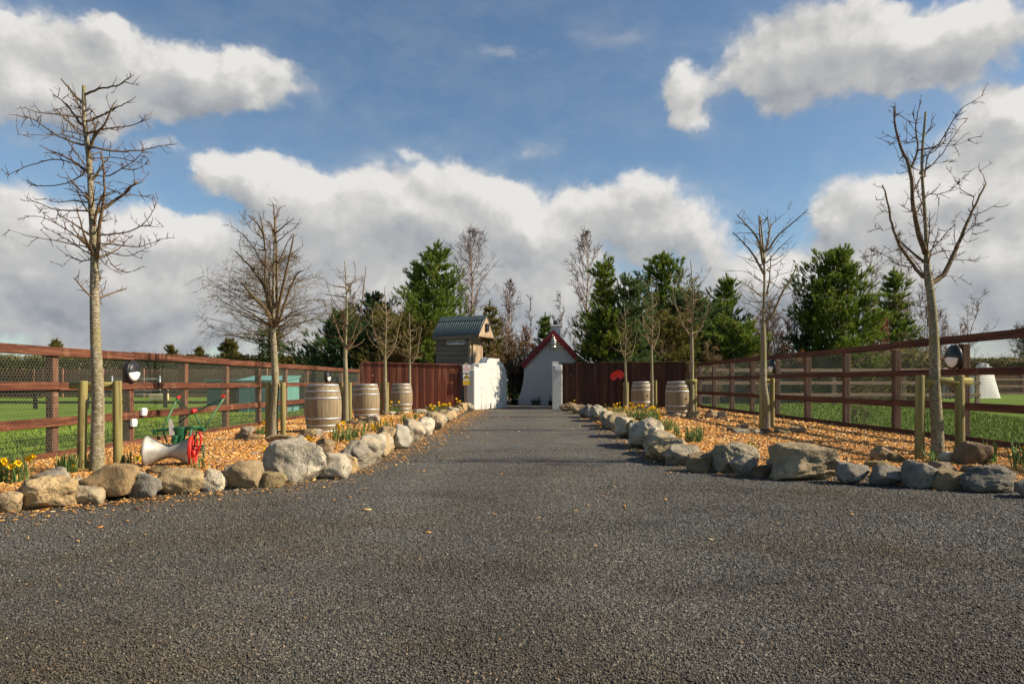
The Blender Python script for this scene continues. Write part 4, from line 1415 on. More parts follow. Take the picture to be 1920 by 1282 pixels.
# ------------------------------------------------------------------ white cottage
t = thing('cottage', 'small white cottage with red scalloped bargeboards beyond the gate', 'cottage', (0, 29.0, 0))
gx0, gx1, ax, ez, az_ = -.40, 2.10, .85, 1.80, 3.10
outline = [(-.78, 0), (-.72, .10), (-.62, .32), (-.52, .60), (-.44, .90), (-.40, 1.25), (gx0, ez), (ax, az_), (gx1, ez), (gx1, 0)]
m = MB(); m.prism(outline, 'Y', 0, .35); m.build('gable_wall', M['whitewash'], t)
m = MB(); m.box((gx0 + .15, 3.2, .9), (.28, 5.7, 1.8)); m.box((gx1 - .15, 3.2, .9), (.28, 5.7, 1.8)); m.build('side_wall', M['whitewash'], t)
for sg in (-1, 1):
    # slated slope
    e = Vector((ax + sg * (ax - gx0 + .16), 0, ez - .13)); p = Vector((ax, 0, az_ + .06))
    m = MB()
    nr = 14
    for k in range(nr):
        a, b = e.lerp(p, k / nr), e.lerp(p, (k + 1) / nr)
        nrm = Vector((sg * .72, 0, .69))
        a2, b2 = a + nrm * .05, b + nrm * .032
        vs = [(a.x, -.10, a.z), (a2.x, -.10, a2.z), (b2.x, -.10, b2.z), (b.x, -.10, b.z)]
        vs += [(x, 6.1, z) for x, _, z in vs]
        m.add(vs, [(0, 1, 2, 3), (7, 6, 5, 4), (0, 4, 5, 1), (1, 5, 6, 2), (2, 6, 7, 3), (3, 7, 4, 0)])
    m.build('roof', M['slate'], t)
    # bargeboard with scalloped lower edge
    d = (p - e); L = d.length; u = d.normalized(); dn = Vector((-u.z * 1, 0, u.x)); dn = -dn if dn.z > 0 else dn
    up, lo = [], []
    NSC = 48
    for k in range(NSC + 1):
        q = e + u * (L * k / NSC)
        ph = (k / NSC * 8) % 1
        wdt = .175 + .035 * abs(math.sin(math.pi * k / NSC * 8))
        up.append((q.x, q.z + .02)); lo.append((q.x + dn.x * wdt, q.z + dn.z * wdt))
    m = MB()
    vs, fs = [], []
    for k in range(NSC + 1):
        for yy in (-.135, -.105):
            vs.append((up[k][0], yy, up[k][1])); vs.append((lo[k][0] if sg * (lo[k][0] - ax) > 0 else ax, yy, lo[k][1]))
    for k in range(NSC):
        b = k * 4
        fs += [(b, b + 1, b + 5, b + 4), (b + 2, b + 6, b + 7, b + 3), (b, b + 4, b + 6, b + 2), (b + 1, b + 3, b + 7, b + 5)]
    m.add(vs, fs)
    m.build('bargeboard', M['bargeboard_red'], t)
m = MB(); m.bbox((.98, 1.0, 3.12), (.42, .42, .55), .015); m.bbox((.98, 1.0, 3.42), (.50, .50, .07), .012); ch = m.build('chimney', M['whitewash'], t)
m = MB(); m.lathe([(.10, 0), (.115, .02), (.10, .16), (.12, .2), (.07, .2), (.07, .02)], 16, 'Z', (.98, 1.0, 3.455)); m.build('chimney_pot', M['chimney_dark'], ch)
# ship's lantern
t = thing('ship_lantern', 'brass ship lantern hanging under the cottage gable', 'lantern', (.84, 28.82, 2.42))
m = MB(); m.lathe([(.001, -.02), (.13, -.02), (.135, 0), (.135, .05), (.11, .075), (.10, .09)], 20); m.build('base', M['lantern_metal'], t)
m = MB(); m.lathe([(.10, .09), (.118, .13), (.118, .25), (.10, .29)], 20); gl = m.build('globe', M['galvanised'], t)
m = MB()
for k in range(6):
    a = k * math.pi / 3
    m.tube([(.125 * math.cos(a), .125 * math.sin(a), .07), (.132 * math.cos(a), .132 * math.sin(a), .19), (.118 * math.cos(a), .118 * math.sin(a), .30)], .007, 5)
m.build('guard', M['lantern_metal'], gl)
m = MB(); m.lathe([(.135, .29), (.14, .31), (.11, .35), (.075, .385), (.06, .40), (.075, .41), (.07, .45), (.03, .48), (.001, .485)], 20); m.build('cap', M['lantern_metal'], t)
m = MB(); m.tube([(.0, .0, .48), (.0, .02, .53), (0, .10, .54), (0, .17, .50)], .011, 6); m.tube([(-.11, 0, .33), (-.13, 0, .22), (-.12, 0, .04)], .009, 5); m.tube([(.11, 0, .33), (.13, 0, .22), (.12, 0, .04)], .009, 5); m.build('bracket', M['lantern_metal'], t)

# ------------------------------------------------------------------ young pollarded limes
def smooth_path(pts, n):
    """Catmull-Rom through pts"""
    P_ = [pts[0] + (pts[0] - pts[1])] + list(pts) + [pts[-1] + (pts[-1] - pts[-2])]
    out = []
    segs = len(pts) - 1
    for i in range(segs):
        p0, p1, p2, p3 = P_[i:i + 4]
        for k in range(n):
            t = k / n
            out.append(.5 * ((2 * p1) + (p2 - p0) * t + (2 * p0 - 5 * p1 + 4 * p2 - p3) * t * t + (3 * p1 - p0 - 3 * p2 + p3) * t ** 3))
    out.append(pts[-1].copy())
    return out


def rvec(rs):
    while True:
        v = Vector((rs.uniform(-1, 1), rs.uniform(-1, 1), rs.uniform(-1, 1)))
        if .05 < v.length < 1: return v.normalized()


def twigs(mb, path, rs, dens, ln, r0, up=.35, start=.25, depth=1, n=4, kink=.25):
    """side shoots along a limb"""
    L = sum((b - a).length for a, b in zip(path, path[1:]))
    cnt = max(0, int(round(L * dens * rs.uniform(.8, 1.2))))
    for _ in range(cnt):
        u = start + (1 - start) * rs.random()
        i = min(len(path) - 2, int(u * (len(path) - 1)))
        f = u * (len(path) - 1) - i
        p = path[i].lerp(path[i + 1], f)
        d = (path[i + 1] - path[i]).normalized()
        s = (d * .55 + rvec(rs) * .95 + Vector((0, 0, up))).normalized()
        l = ln * rs.uniform(.35, 1.25)
        pts = [p]
        k = 4 if l > .12 else 3
        cur = s
        for q in range(k):
            cur = (cur + rvec(rs) * kink + Vector((0, 0, up * .25))).normalized()
            pts.append(pts[-1] + cur * (l / k))
        mb.tube(pts, [r0 * (1 - .6 * q / k) for q in range(k + 1)], n, cap=False)
        if depth > 0 and l > .10:
            twigs(mb, pts, rs, dens * .9, ln * .45, r0 * .7, up, .3, depth - 1, 3, kink)


def stakes(label, xa, xb, y, h, barz, bx0, bx1, lean=0.0, rr=.05, bary=None, z0=0):
    """two round stakes and a cross bar holding a young tree"""
    t = thing('tree_stakes', label, 'tree stakes', ((xa + xb) / 2, y, z0), 0, 'round timber stakes at the young trees')
    cx = (xa + xb) / 2
    for x in (xa, xb):
        m = MB()
        n = 14
        m.lathe([(rr * .98, -.15), (rr, .3), (rr * .97, h - .012), (rr * .90, h), (.001, h)], n, 'Z', (0, 0, 0))
        m.build('stake', M['stake_wood'], t, (x - cx, 0, 0), (0, math.radians(lean) * (1 if x == xa else -.5), 0))
    by = bary if bary is not None else .085
    m = MB()
    m.lathe([(.001, bx0 - cx), (rr * .86, bx0 - cx), (rr * .86, bx1 - cx), (.001, bx1 - cx)], 14, 'X', (0, by, barz))
    m.build('crossbar', M['cross_wood'], t)
    return t


def young_tree(label, base, trunk, limbs, sc, rs, twig, tr0, tr1, mats=('bark_pale', 'bark_twig', 'twig_red'), dspread=.62, extra=0, extra_len=.5, twd=7, zfk=None, z_fork=1.9):
    """trunk and limbs are picture-plane offsets in metres (x, z) from the base; each limb gets its own lean towards or away from the drive"""
    t = thing('lime_tree', label, 'tree', base, 0, 'pollarded young trees along the drive')
    tp = [Vector((x, 0, z)) for x, z in trunk]
    path = smooth_path(tp, 5)
    nP = len(path)
    ztop = path[-1].z
    rad = [tr0 + (tr1 - tr0) * (max(0, p.z) / ztop) ** .85 for p in path]
    rad[0] *= 1.22; rad[1] *= 1.06
    if zfk:
        rad = [r_ * (1 - .45 * min(1, max(0, (p.z - zfk) / .35))) for r_, p in zip(rad, path)]
    for k in range(nP):
        path[k] += Vector((noise.noise(path[k] * 1.3 + Vector(base)) * .014, noise.noise(path[k] * 1.7 - Vector(base)) * .014, 0))
    m = MB()
    m.tube(path, rad, 14)
    m.build('trunk', M[mats[0]], t)
    mb, mt = MB(), MB()
    grown = []
    for li in limbs:
        pts2, r = li[0], li[1]
        slope = li[2] if len(li) > 2 else rs.uniform(-dspread, dspread)
        pts = []
        acc = 0.0
        px = None
        y = li[3] if len(li) > 3 else 0.0
        if not isinstance(pts2[0], Vector):
            # a limb springs from the nearest point of the trunk or of a limb already grown
            sx_, sz_ = pts2[0]
            near = min(path, key=lambda p: math.hypot(p.x - sx_, p.z - sz_))
            dn_ = math.hypot(near.x - sx_, near.z - sz_)
            if dn_ > .05 and grown:
                n2 = min(grown, key=lambda p: math.hypot(p.x - sx_, p.z - sz_))
                if math.hypot(n2.x - sx_, n2.z - sz_) < dn_: near = n2
            y = near.y
            if math.hypot(near.x - sx_, near.z - sz_) > .012:
                pts2 = [(near.x, near.z)] + list(pts2)
        if isinstance(pts2[0], Vector):
            pts = list(pts2); pts2 = []
        for (x, z) in pts2:
            if px is not None:
                y += slope * math.hypot(x - px[0], (z - px[1]) * .45)
                slope *= rs.uniform(.75, 1.1)
            px = (x, z)
            pts.append(Vector((x, y, z)))
        pth = smooth_path(pts, 4)
        for k in range(1, len(pth)):
            pth[k] += rvec(rs) * .005
        n = len(pth)
        grown += pth[2:]
        mb.tube(pth, [r * (1 - (.74 if r > .02 else .82) * (k / (n - 1)) ** .8) for k in range(n)], 7 if r > .012 else 5)
        if r < .016 or True:
            twigs(mt, pth, rs, twd * 1.5, twig, .0048, .25, .2, 1)
    # limbs reaching towards and away from the viewer
    for _ in range(extra):
        z = rs.uniform(z_fork, ztop * .93)
        i = min(range(nP), key=lambda k: abs(path[k].z - z))
        a = rs.choice((math.pi / 2, -math.pi / 2)) + rs.uniform(-.75, .75)
        l = extra_len * rs.uniform(.6, 1.25)
        d = Vector((math.cos(a), math.sin(a), rs.uniform(.15, .9))).normalized()
        pts = [path[i].copy()]
        for q in range(5):
            d = (d + rvec(rs) * .16 + Vector((0, 0, .07))).normalized()
            pts.append(pts[-1] + d * l / 5)
        r = rad[i] * rs.uniform(.2, .34)
        mb.tube(pts, [r * (1 - .12 * q) for q in range(6)], 6)
        twigs(mt, pts, rs, twd * 1.5, twig, .0048, .3, .2, 1)
    off = len(mb.v)
    mb.v += mt.v; mb.f += [tuple(off + i for i in f) for f in mt.f]; mb.sm += mt.sm; mb.mi += [1] * len(mt.f)
    mb.build('crown', [M[mats[1]], M[mats[2]]], t)
    return t


def conv(pts, ox, oy, k, bx, by, s):
    """points read off an enlarged detail -> metres right of / above the foot of the tree"""
    return [(((ox + x / k) - bx) * s, (by - (oy + y / k)) * s) for x, y in pts]


# --- largest left tree
Zt = 7.55; s_ = Zt / FPX; bx, by = 184, HY + (CAMH + .05) / s_
K = lambda p: conv(p, 0, 120, 2.914, bx, by, s_)
T1 = [
 ([(535, 1050), (560, 930), (600, 800), (625, 700), (632, 520)], .030), ([(525, 800), (600, 730), (650, 680), (700, 610)], .030), ([(650, 680), (700, 645), (765, 630)], .020),
 ([(520, 880), (560, 780), (625, 700)], .026), ([(500, 450), (540, 390), (600, 340), (670, 240)], .026), ([(525, 400), (530, 360), (525, 315)], .018),
 ([(480, 580), (490, 500), (510, 440)], .024), ([(470, 580), (380, 520), (270, 460), (195, 430), (95, 382)], .020), ([(445, 440), (360, 410), (265, 340), (205, 333)], .016),
 ([(440, 320), (380, 240), (330, 190), (275, 155)], .019), ([(445, 200), (400, 150), (352, 88)], .022), ([(440, 290), (380, 290), (280, 295), (218, 280)], .015),
 ([(465, 165), (540, 135), (640, 120), (700, 90), (730, 60)], .018), ([(690, 100), (755, 107)], .008), ([(480, 310), (560, 280), (640, 240), (700, 215), (750, 182)], .016),
 ([(480, 375), (600, 360), (720, 355), (800, 340), (868, 325)], .013), ([(510, 455), (620, 460), (740, 440), (820, 410), (875, 395)], .013),
 ([(440, 600), (350, 640), (210, 655), (150, 640), (95, 610)], .011), ([(450, 560), (330, 520), (200, 555), (90, 610), (80, 650)], .011),
 ([(475, 730), (380, 680), (325, 665)], .013), ([(480, 750), (380, 735), (250, 730), (175, 700)], .012), ([(490, 800), (380, 795), (300, 790), (200, 750), (110, 735)], .013),
 ([(520, 1060), (440, 970), (340, 900), (250, 850), (85, 740)], .017), ([(250, 850), (180, 815), (88, 810)], .008), ([(500, 1040), (400, 980), (300, 920), (215, 880)], .012),
 ([(500, 1060), (440, 1070), (370, 1045), (290, 985)], .011), ([(380, 1055), (340, 1110)], .006), ([(490, 1000), (380, 980), (260, 965), (170, 935)], .011),
 ([(545, 1060), (590, 1110), (650, 1140)], .010), ([(560, 940), (680, 920), (770, 880), (830, 800), (858, 730)], .013), ([(770, 880), (910, 893)], .007),
 ([(560, 980), (680, 990), (760, 995), (860, 965), (920, 940)], .011), ([(560, 1010), (700, 1050), (800, 1020), (870, 990)], .009), ([(600, 1040), (660, 1110), (770, 1155), (890, 1135)], .008),
 ([(520, 600), (620, 630), (740, 605), (840, 575), (900, 530)], .012), ([(740, 605), (840, 625), (940, 600)], .007), ([(520, 640), (640, 690), (750, 700), (800, 715)], .010),
 ([(510, 620), (550, 560), (600, 500)], .022), ([(510, 510), (600, 490), (680, 500), (760, 510)], .010), ([(640, 560), (700, 570), (760, 600)], .007), ([(630, 740), (700, 730), (770, 715)], .009),
 ([(620, 780), (660, 850), (720, 890)], .008), ([(455, 420), (380, 400), (280, 420), (200, 430)], .009), ([(440, 380), (360, 360), (270, 380), (160, 312)], .007), ([(460, 250), (520, 260), (600, 350), (690, 400), (775, 405)], .009),
 ([(440, 240), (360, 215), (300, 225), (230, 238)], .008), ([(440, 230), (390, 180), (355, 130)], .010), ([(470, 700), (420, 690), (360, 640)], .010),
]
tk = K([(520, 1282), (515, 1000), (500, 740), (488, 560), (470, 400), (460, 250), (460, 115)])
young_tree('tallest left tree, whorls of bare side branches, behind the big knobbly brown boulder', ((bx - HX) * s_, Zt, -.06), [(0, -.1), (-.01, .6)] + tk,
           [(K(l), r * .98) for l, r in T1], s_, random.Random(1), .125, .076, .018, extra=32, extra_len=.42, twd=9, dspread=.6)
stakes('two olive stakes with a crossbar holding the tallest left tree', (153 - HX) * s_ * 1.03, (221 - HX) * s_ * 1.03, Zt * 1.03, 1.03, .975, (125 - HX) * s_ * 1.03, (218 - HX) * s_ * 1.03, 1.0, .048, .07, -.06)

# --- second left tree
Zt = 11.8; s_ = Zt / FPX; bx, by = 513, HY + (CAMH + .05) / s_
K = lambda p: conv(p, 380, 360, 3.562, bx, by, s_)
T2 = [
 ([(470, 880), (400, 780), (300, 690), (190, 580)], .036), ([(235, 620), (250, 600)], .02), ([(460, 900), (350, 830), (190, 735)], .030), ([(455, 800), (420, 650), (340, 520), (240, 405)], .026),
 ([(440, 760), (432, 600), (440, 400), (420, 190)], .030), ([(430, 300), (380, 220), (305, 155)], .020), ([(470, 260), (440, 200), (400, 185)], .02), ([(500, 850), (550, 680), (610, 500), (665, 310)], .034),
 ([(495, 760), (505, 600), (510, 400), (500, 110)], .030), ([(510, 190), (530, 130), (575, 95)], .012), ([(500, 470), (580, 420), (670, 350)], .016), ([(510, 290), (580, 240), (645, 200)], .017),
 ([(510, 350), (600, 290), (705, 225)], .013), ([(515, 870), (580, 690), (640, 560), (690, 530)], .028), ([(500, 890), (620, 820), (750, 780)], .018), ([(420, 490), (350, 370), (270, 280), (180, 225)], .014),
 ([(360, 520), (280, 460), (230, 330)], .012), ([(410, 400), (360, 390), (300, 380)], .014), ([(490, 900), (600, 870), (760, 870)], .014), ([(470, 890), (380, 860), (280, 830), (120, 800)], .014),
 ([(520, 900), (620, 900), (700, 930)], .010), ([(520, 480), (600, 350), (640, 300)], .014), ([(480, 900), (540, 900), (640, 850), (700, 770)], .014), ([(430, 320), (340, 260), (250, 150)], .010),
 ([(460, 700), (380, 560), (300, 540)], .012), ([(500, 560), (600, 580), (690, 600)], .010), ([(360, 180), (300, 230), (260, 195)], .008), ([(430, 380), (330, 340), (240, 330)], .008),
]
tk = K([(487, 1282), (480, 1050), (472, 900), (470, 700), (475, 400), (490, 160)])
young_tree('second left tree, many steep sawn limbs, just before the first barrel', ((bx - HX) * s_, Zt, -.05), [(0, -.1), (0, .5)] + tk, [(K(l), r * 1.25) for l, r in T2], s_, random.Random(2), .17, .080, .022, zfk=1.75,
           extra=24, extra_len=.75, twd=6, mats=('bark_pale', 'bark_twig', 'bark_twig'))
stakes('two mossy stakes with a short crossbar at the second left tree', (502 - HX) * s_, (531 - HX) * s_, Zt, 1.0, .95, (489 - HX) * s_, (520 - HX) * s_, .5, .045, .10, -.05)


def auto_tree(label, px, Zt, h, zf, rs, mode, spread, nl, tr0=.072, mats=('bark_pale', 'bark_twig', 'bark_twig'), stubs=True, gzz=None, twd=6, twig=.16, lean=0.0):
    x = (px - HX) / FPX * Zt
    z0 = gz(x)
    trunk = [(0, -.1), (.01, .6), (lean * .3, zf * .7), (lean * .5, zf), (lean * .8 + .03, zf + (h - zf) * .5), (lean - .02, h * .97)]
    limbs = []
    nl = int(nl * 1.5)
    for k in range(nl):
        u = k / max(1, nl - 1)
        az = k * 2.399 + rs.uniform(-.5, .5)
        z = zf + (h - zf) * (u * .70)
        w = spread * rs.uniform(.65, 1.12) * (1 - .30 * u)
        fork = k < 2
        top = min(h * rs.uniform(.95, 1.03), z + w * (rs.uniform(2.0, 3.0) if fork else rs.uniform(.15, 1.3)))
        pts = []
        for (f_, g_) in (((0, 0), (.38, .22), (.68, .58), (.85, 1.0)) if fork else ((0, 0), (.45, .22), (.82, .6), (1.0, 1.0))):
            pts.append(Vector((lean * .6 + math.cos(az) * w * f_ + rs.uniform(-.03, .03), math.sin(az) * w * f_, z + (top - z) * g_)))
        limbs.append((pts, rs.uniform(.026, .034) if fork else rs.uniform(.011, .019)))
    return young_tree(label, (x, Zt, z0), trunk, limbs, 1, rs, twig, tr0, tr0 * .28, mats, zfk=zf, extra=int(nl * .9), extra_len=spread * .95, twd=twd, z_fork=zf)


auto_tree('third left tree, open forked crown, between the first and second barrels', 648, 16.2, 4.0, 1.75, random.Random(14), 'vase', .68, 15)
stakes('two stakes at the third left tree, right of the first barrel', (640 - HX) / FPX * 16.3, (656 - HX) / FPX * 16.3, 16.3, 1.0, .95, (636 - HX) / FPX * 16.3, (652 - HX) / FPX * 16.3, .3, .045, .10, -.05)
auto_tree('fourth left tree, yellowish fan of shoots, before the red boarded fence', 722, 20.2, 3.95, 1.62, random.Random(24), 'vase', .64, 16, .070, ('bark_pale', 'twig_yellow', 'twig_yellow'))
stakes('two stakes at the fourth left tree, between the second and third barrels', (714 - HX) / FPX * 20.2, (726 - HX) / FPX * 20.2, 20.25, 1.0, .95, (711 - HX) / FPX * 20.2, (724 - HX) / FPX * 20.2, .3, .045, .10, -.05)
auto_tree('fifth left tree, slimmest of the left row, beside the third barrel', 768, 22.6, 3.4, 1.55, random.Random(35), 'vase', .44, 13, .062, ('bark_pale', 'twig_yellow', 'twig_yellow'))

# --- right front tree
Zt = 7.9; s_ = Zt / FPX; bx, by = 1757, HY + (CAMH - .035) / s_
K = lambda p: conv(p, 1580, 180, 2.67, bx, by, s_)
R1 = [
 ([(415, 790), (370, 680), (340, 560), (318, 390), (270, 280), (235, 170), (225, 75)], .034), ([(405, 900), (350, 810), (300, 710), (275, 600), (262, 480), (245, 420)], .028),
 ([(410, 830), (340, 770), (270, 700)], .026), ([(440, 940), (520, 890), (580, 790), (620, 710), (680, 600), (715, 530), (785, 410)], .040), ([(785, 410), (778, 360), (765, 310)], .007),
 ([(705, 530), (710, 480)], .016), ([(710, 480), (665, 450), (640, 400), (610, 340)], .007), ([(318, 380), (350, 290), (335, 160), (360, 48)], .020), ([(415, 400), (450, 280), (500, 240), (590, 180), (640, 110)], .011),
 ([(400, 310), (480, 250), (515, 155)], .010), ([(410, 380), (440, 270), (560, 250), (625, 220)], .008), ([(385, 390), (440, 350), (500, 290), (560, 200), (640, 100)], .013), ([(345, 290), (430, 270), (500, 130), (600, 65)], .012),
 ([(410, 200), (450, 150), (480, 55)], .010), ([(425, 700), (470, 640), (500, 520)], .007), ([(365, 580), (420, 500), (480, 490), (560, 460), (640, 375)], .012), ([(335, 490), (365, 440), (390, 400)], .020),
 ([(425, 810), (500, 775), (560, 765), (620, 765)], .013), ([(310, 760), (240, 780), (110, 795)], .008), ([(355, 850), (280, 840), (200, 795), (115, 770)], .010), ([(590, 770), (660, 660), (720, 630), (780, 590)], .008),
 ([(710, 575), (760, 555), (810, 520)], .009), ([(560, 810), (650, 820), (735, 803)], .008), ([(420, 1060), (330, 1045), (240, 1030), (120, 1030)], .008), ([(460, 900), (560, 900), (630, 925)], .006),
 ([(595, 720), (598, 640), (605, 565)], .007), ([(280, 560), (230, 560), (200, 610)], .006), ([(235, 230), (205, 200), (185, 195)], .006), ([(240, 120), (210, 105), (195, 115)], .005), ([(230, 110), (300, 140), (330, 180)], .006),
 ([(260, 480), (230, 500), (200, 500)], .005), ([(300, 640), (230, 660), (185, 640)], .006), ([(560, 820), (520, 760), (480, 715)], .008), ([(640, 700), (670, 720), (690, 650)], .006), ([(340, 160), (325, 120), (320, 85)], .006),
 ([(420, 360), (480, 330), (560, 320)], .006), ([(260, 330), (225, 260), (185, 280)], .006), ([(600, 430), (640, 380), (645, 375)], .005),
]
tk = K([(462, 1282), (447, 1040), (432, 900), (420, 760), (410, 560), (400, 330), (415, 80)])
young_tree('largest right tree, spreading candelabra of limbs, at the right front stakes', ((bx - HX) * s_, Zt, .035), [(0, -.1), (0, .4)] + tk, [(K(l), r * .98) for l, r in R1], s_, random.Random(7), .13, .074, .022, zfk=2.15,
           extra=12, extra_len=.6, twd=8.5, dspread=.6, mats=('bark_pale', 'bark_twig', 'twig_red'))
stakes('two tall stakes with a crossbar at the largest right tree', (1724 - HX) * s_, (1800 - HX) * s_, Zt, 1.0, .93, (1728 - HX) * s_, (1821 - HX) * s_, .6, .052, -.0, .035)

# --- second right tree
Zt = 13.2; s_ = Zt / FPX; bx, by = 1437, HY + (CAMH - .035) / s_
K = lambda p: conv(p, 1020, 380, 3.77, bx, by, s_)
R2 = [
 ([(1560, 850), (1620, 780), (1680, 640), (1740, 540), (1795, 430)], .030), ([(1530, 660), (1440, 600), (1350, 560)], .017), ([(1550, 500), (1490, 380), (1430, 300), (1340, 205)], .026),
 ([(1550, 400), (1500, 250), (1440, 180), (1355, 95)], .026), ([(1545, 420), (1520, 250), (1505, 95)], .028), ([(1570, 330), (1600, 200), (1590, 100)], .024), ([(1595, 210), (1620, 160), (1650, 110)], .018),
 ([(1585, 330), (1650, 230), (1740, 150), (1815, 80)], .020), ([(1575, 420), (1660, 320), (1760, 230)], .014), ([(1580, 640), (1610, 520), (1632, 360)], .024), ([(1580, 560), (1680, 500), (1760, 480), (1825, 455)], .010),
 ([(1590, 700), (1700, 650), (1815, 610)], .011), ([(1600, 460), (1700, 400), (1800, 300)], .013), ([(1540, 440), (1460, 400), (1365, 370)], .011), ([(1530, 310), (1440, 300), (1320, 295)], .011),
 ([(1520, 230), (1430, 215), (1330, 220)], .011), ([(1540, 560), (1450, 480), (1340, 465)], .010), ([(1550, 780), (1480, 720), (1400, 690)], .012), ([(1560, 800), (1660, 780), (1780, 720)], .011),
 ([(1560, 840), (1600, 820), (1690, 795)], .010), ([(1540, 700), (1440, 680), (1340, 520)], .010), ([(1440, 180), (1390, 150), (1345, 155)], .010), ([(1580, 110), (1560, 140), (1540, 90)], .014),
 ([(1600, 550), (1680, 600), (1790, 560)], .009), ([(1590, 410), (1690, 370), (1750, 280)], .010), ([(1545, 640), (1420, 640), (1350, 600)], .009),
]
tk = K([(1555, 1282), (1553, 1050), (1550, 840), (1555, 600), (1555, 400), (1530, 95)])
young_tree('second right tree, flat topped with level branches, ringed by small rocks', ((bx - HX) * s_, Zt, .035), [(0, -.1), (0, .5)] + tk, [(K(l), r * 1.3) for l, r in R2], s_, random.Random(9), .16, .078, .026, zfk=1.9,
           extra=16, extra_len=.75, twd=6, mats=('bark_pale', 'twig_yellow', 'bark_twig'))
stakes('two stakes with a crossbar at the second right tree', (1428 - HX) * s_, (1448 - HX) * s_, Zt, 1.0, .95, (1425 - HX) * s_, (1455 - HX) * s_, .2, .046, .09, .035)
auto_tree('third right tree, sawn flat top above forked limbs, beside the near right barrel', 1297, 18.4, 4.35, 2.05, random.Random(44), 'vase', .68, 17, .074, ('bark_pale', 'twig_yellow', 'bark_twig'))
stakes('two stakes at the third right tree, beside the near right barrel', (1289 - HX) / FPX * 18.4, (1304 - HX) / FPX * 18.4, 18.45, 1.02, .96, (1287 - HX) / FPX * 18.4, (1306 - HX) / FPX * 18.4, .2, .05, -.09, .03)
auto_tree('fourth right tree, tall narrow pale fork, right of the red tractor seat', 1222, 21.4, 4.35, 1.95, random.Random(52), 'vase', .54, 14, .062, ('bark_pale', 'twig_yellow', 'twig_yellow'))
stakes('two stakes at the fourth right tree, before the far right barrel', (1222 - HX) / FPX * 21.4, (1230 - HX) / FPX * 21.4, 21.45, 1.0, .95, (1218 - HX) / FPX * 21.4, (1232 - HX) / FPX * 21.4, .2, .045, .09, .02)
auto_tree('fifth right tree, smallest of the right row, near the red tractor seat', 1174, 23.6, 3.65, 1.62, random.Random(61), 'vase', .52, 11, .055, ('bark_pale', 'twig_yellow', 'twig_yellow'), lean=-.05)
stakes('two thin stakes at the fifth right tree, below the red tractor seat', (1171 - HX) / FPX * 23.6, (1177 - HX) / FPX * 23.6, 23.65, .95, .88, (1169 - HX) / FPX * 23.6, (1179 - HX) / FPX * 23.6, .2, .045, .09, .01)

# ------------------------------------------------------------------ oak barrels
def barrel(label, px, Zt, spin, bung=True):
    x = (px - HX) / FPX * Zt
    t = thing('oak_barrel', label, 'barrel', (x, Zt, gz(x) + .02), spin, 'oak barrels standing on the beds')
    H, Rm, Re = .945, .352, .285
    def R(z):
        u = (z / H - .5) * 2
        return Re + (Rm - Re) * (1 - abs(u) ** 2.1)
    m = MB()
    prof = [(R(0) - .03, .0)] + [(R(z), z) for z in np.linspace(0, H, 18)] + [(R(H) - .026, H), (R(H) - .026, H - .035), (.001, H - .035)]
    m.lathe(prof, 78)
    b = m.build('staves', M['stave'], t)
    for z0, wd in ((.004, .040), (.118, .034), (.255, .036), (H - .292, .036), (H - .155, .034), (H - .046, .042)):
        m = MB()
        e = .004
        m.lathe([(R(z0) + .0005, z0), (R(z0) + e, z0 + .001), (R(z0 + wd) + e, z0 + wd - .001), (R(z0 + wd) + .0005, z0 + wd)], 64)
        rv = -1.0 + spin
        for dq in (0, .09):
            a = -math.pi / 2 + .5 + dq
            rr = R(z0 + wd / 2) + e
            m.lathe([(.007, -.004), (.007, .004), (.004, .006), (.001, .006)], 8, 'Z', (rr * math.cos(a), rr * math.sin(a), z0 + wd / 2))
        m.build('hoop', M['hoop_steel'], t)
    if bung:
        m = MB()
        a = -math.pi / 2 + .42 - spin
        rr = R(.47)
        c = Vector((rr * math.cos(a), rr * math.sin(a), .47))
        m.tube([c - Vector((math.cos(a), math.sin(a), 0)) * .02, c + Vector((math.cos(a), math.sin(a), 0)) * .0035], .027, 16)
        m.build('bung_hole', M['black_void'], t)
    return t
barrel('nearest and largest looking barrel, left bed, pale oak with a grey top hoop', 606, 13.45, .3, False)
barrel('middle barrel of the left bed, bright hoops, before the end of the red fence', 686.5, 18.1, 1.2, False)
barrel('far left barrel against the red fence, beside the fifth left tree', 753, 22.1, 2.2, False)
barrel('near right barrel beside the third right tree, with a dark bung hole', 1271.5, 18.6, .0)
barrel('far right barrel in front of the dark fence, half behind the daffodils', 1203, 22.6, .05)

# ------------------------------------------------------------------ green and red roller machine
s_ = 7.95 / FPX
ox, oy = 318, 878
def U(px, py, y=0.0):
    return Vector(((px - ox) * s_, y, (oy - py) * s_))
base = Vector(((ox - HX) * s_, 7.95, -.03))
t = thing('ridge_seed_drill', 'antique green and red farm seed drill with a waisted silver roller on the chips', 'farm implement', base, 0)
ROT = math.radians(13)
Ra = Matrix.Rotation(ROT, 3, 'Z')
m = MB()
pr = []
for k in range(25):
    u = k / 24
    xx = -.245 + .47 * u
    w = abs(u - .53) / .5
    r = .078 + .104 * min(1, w) ** 1.6
    pr.append((r, xx))
pr = [(.02, -.235), (.16, -.238), (.178, -.247)] + pr + [(.178, .228), (.16, .222), (.02, .222)]
m.lathe(pr, 40, 'X', (0, 0, .182))
m.build('roller', M['roller_steel'], t, rot=(0, 0, ROT))
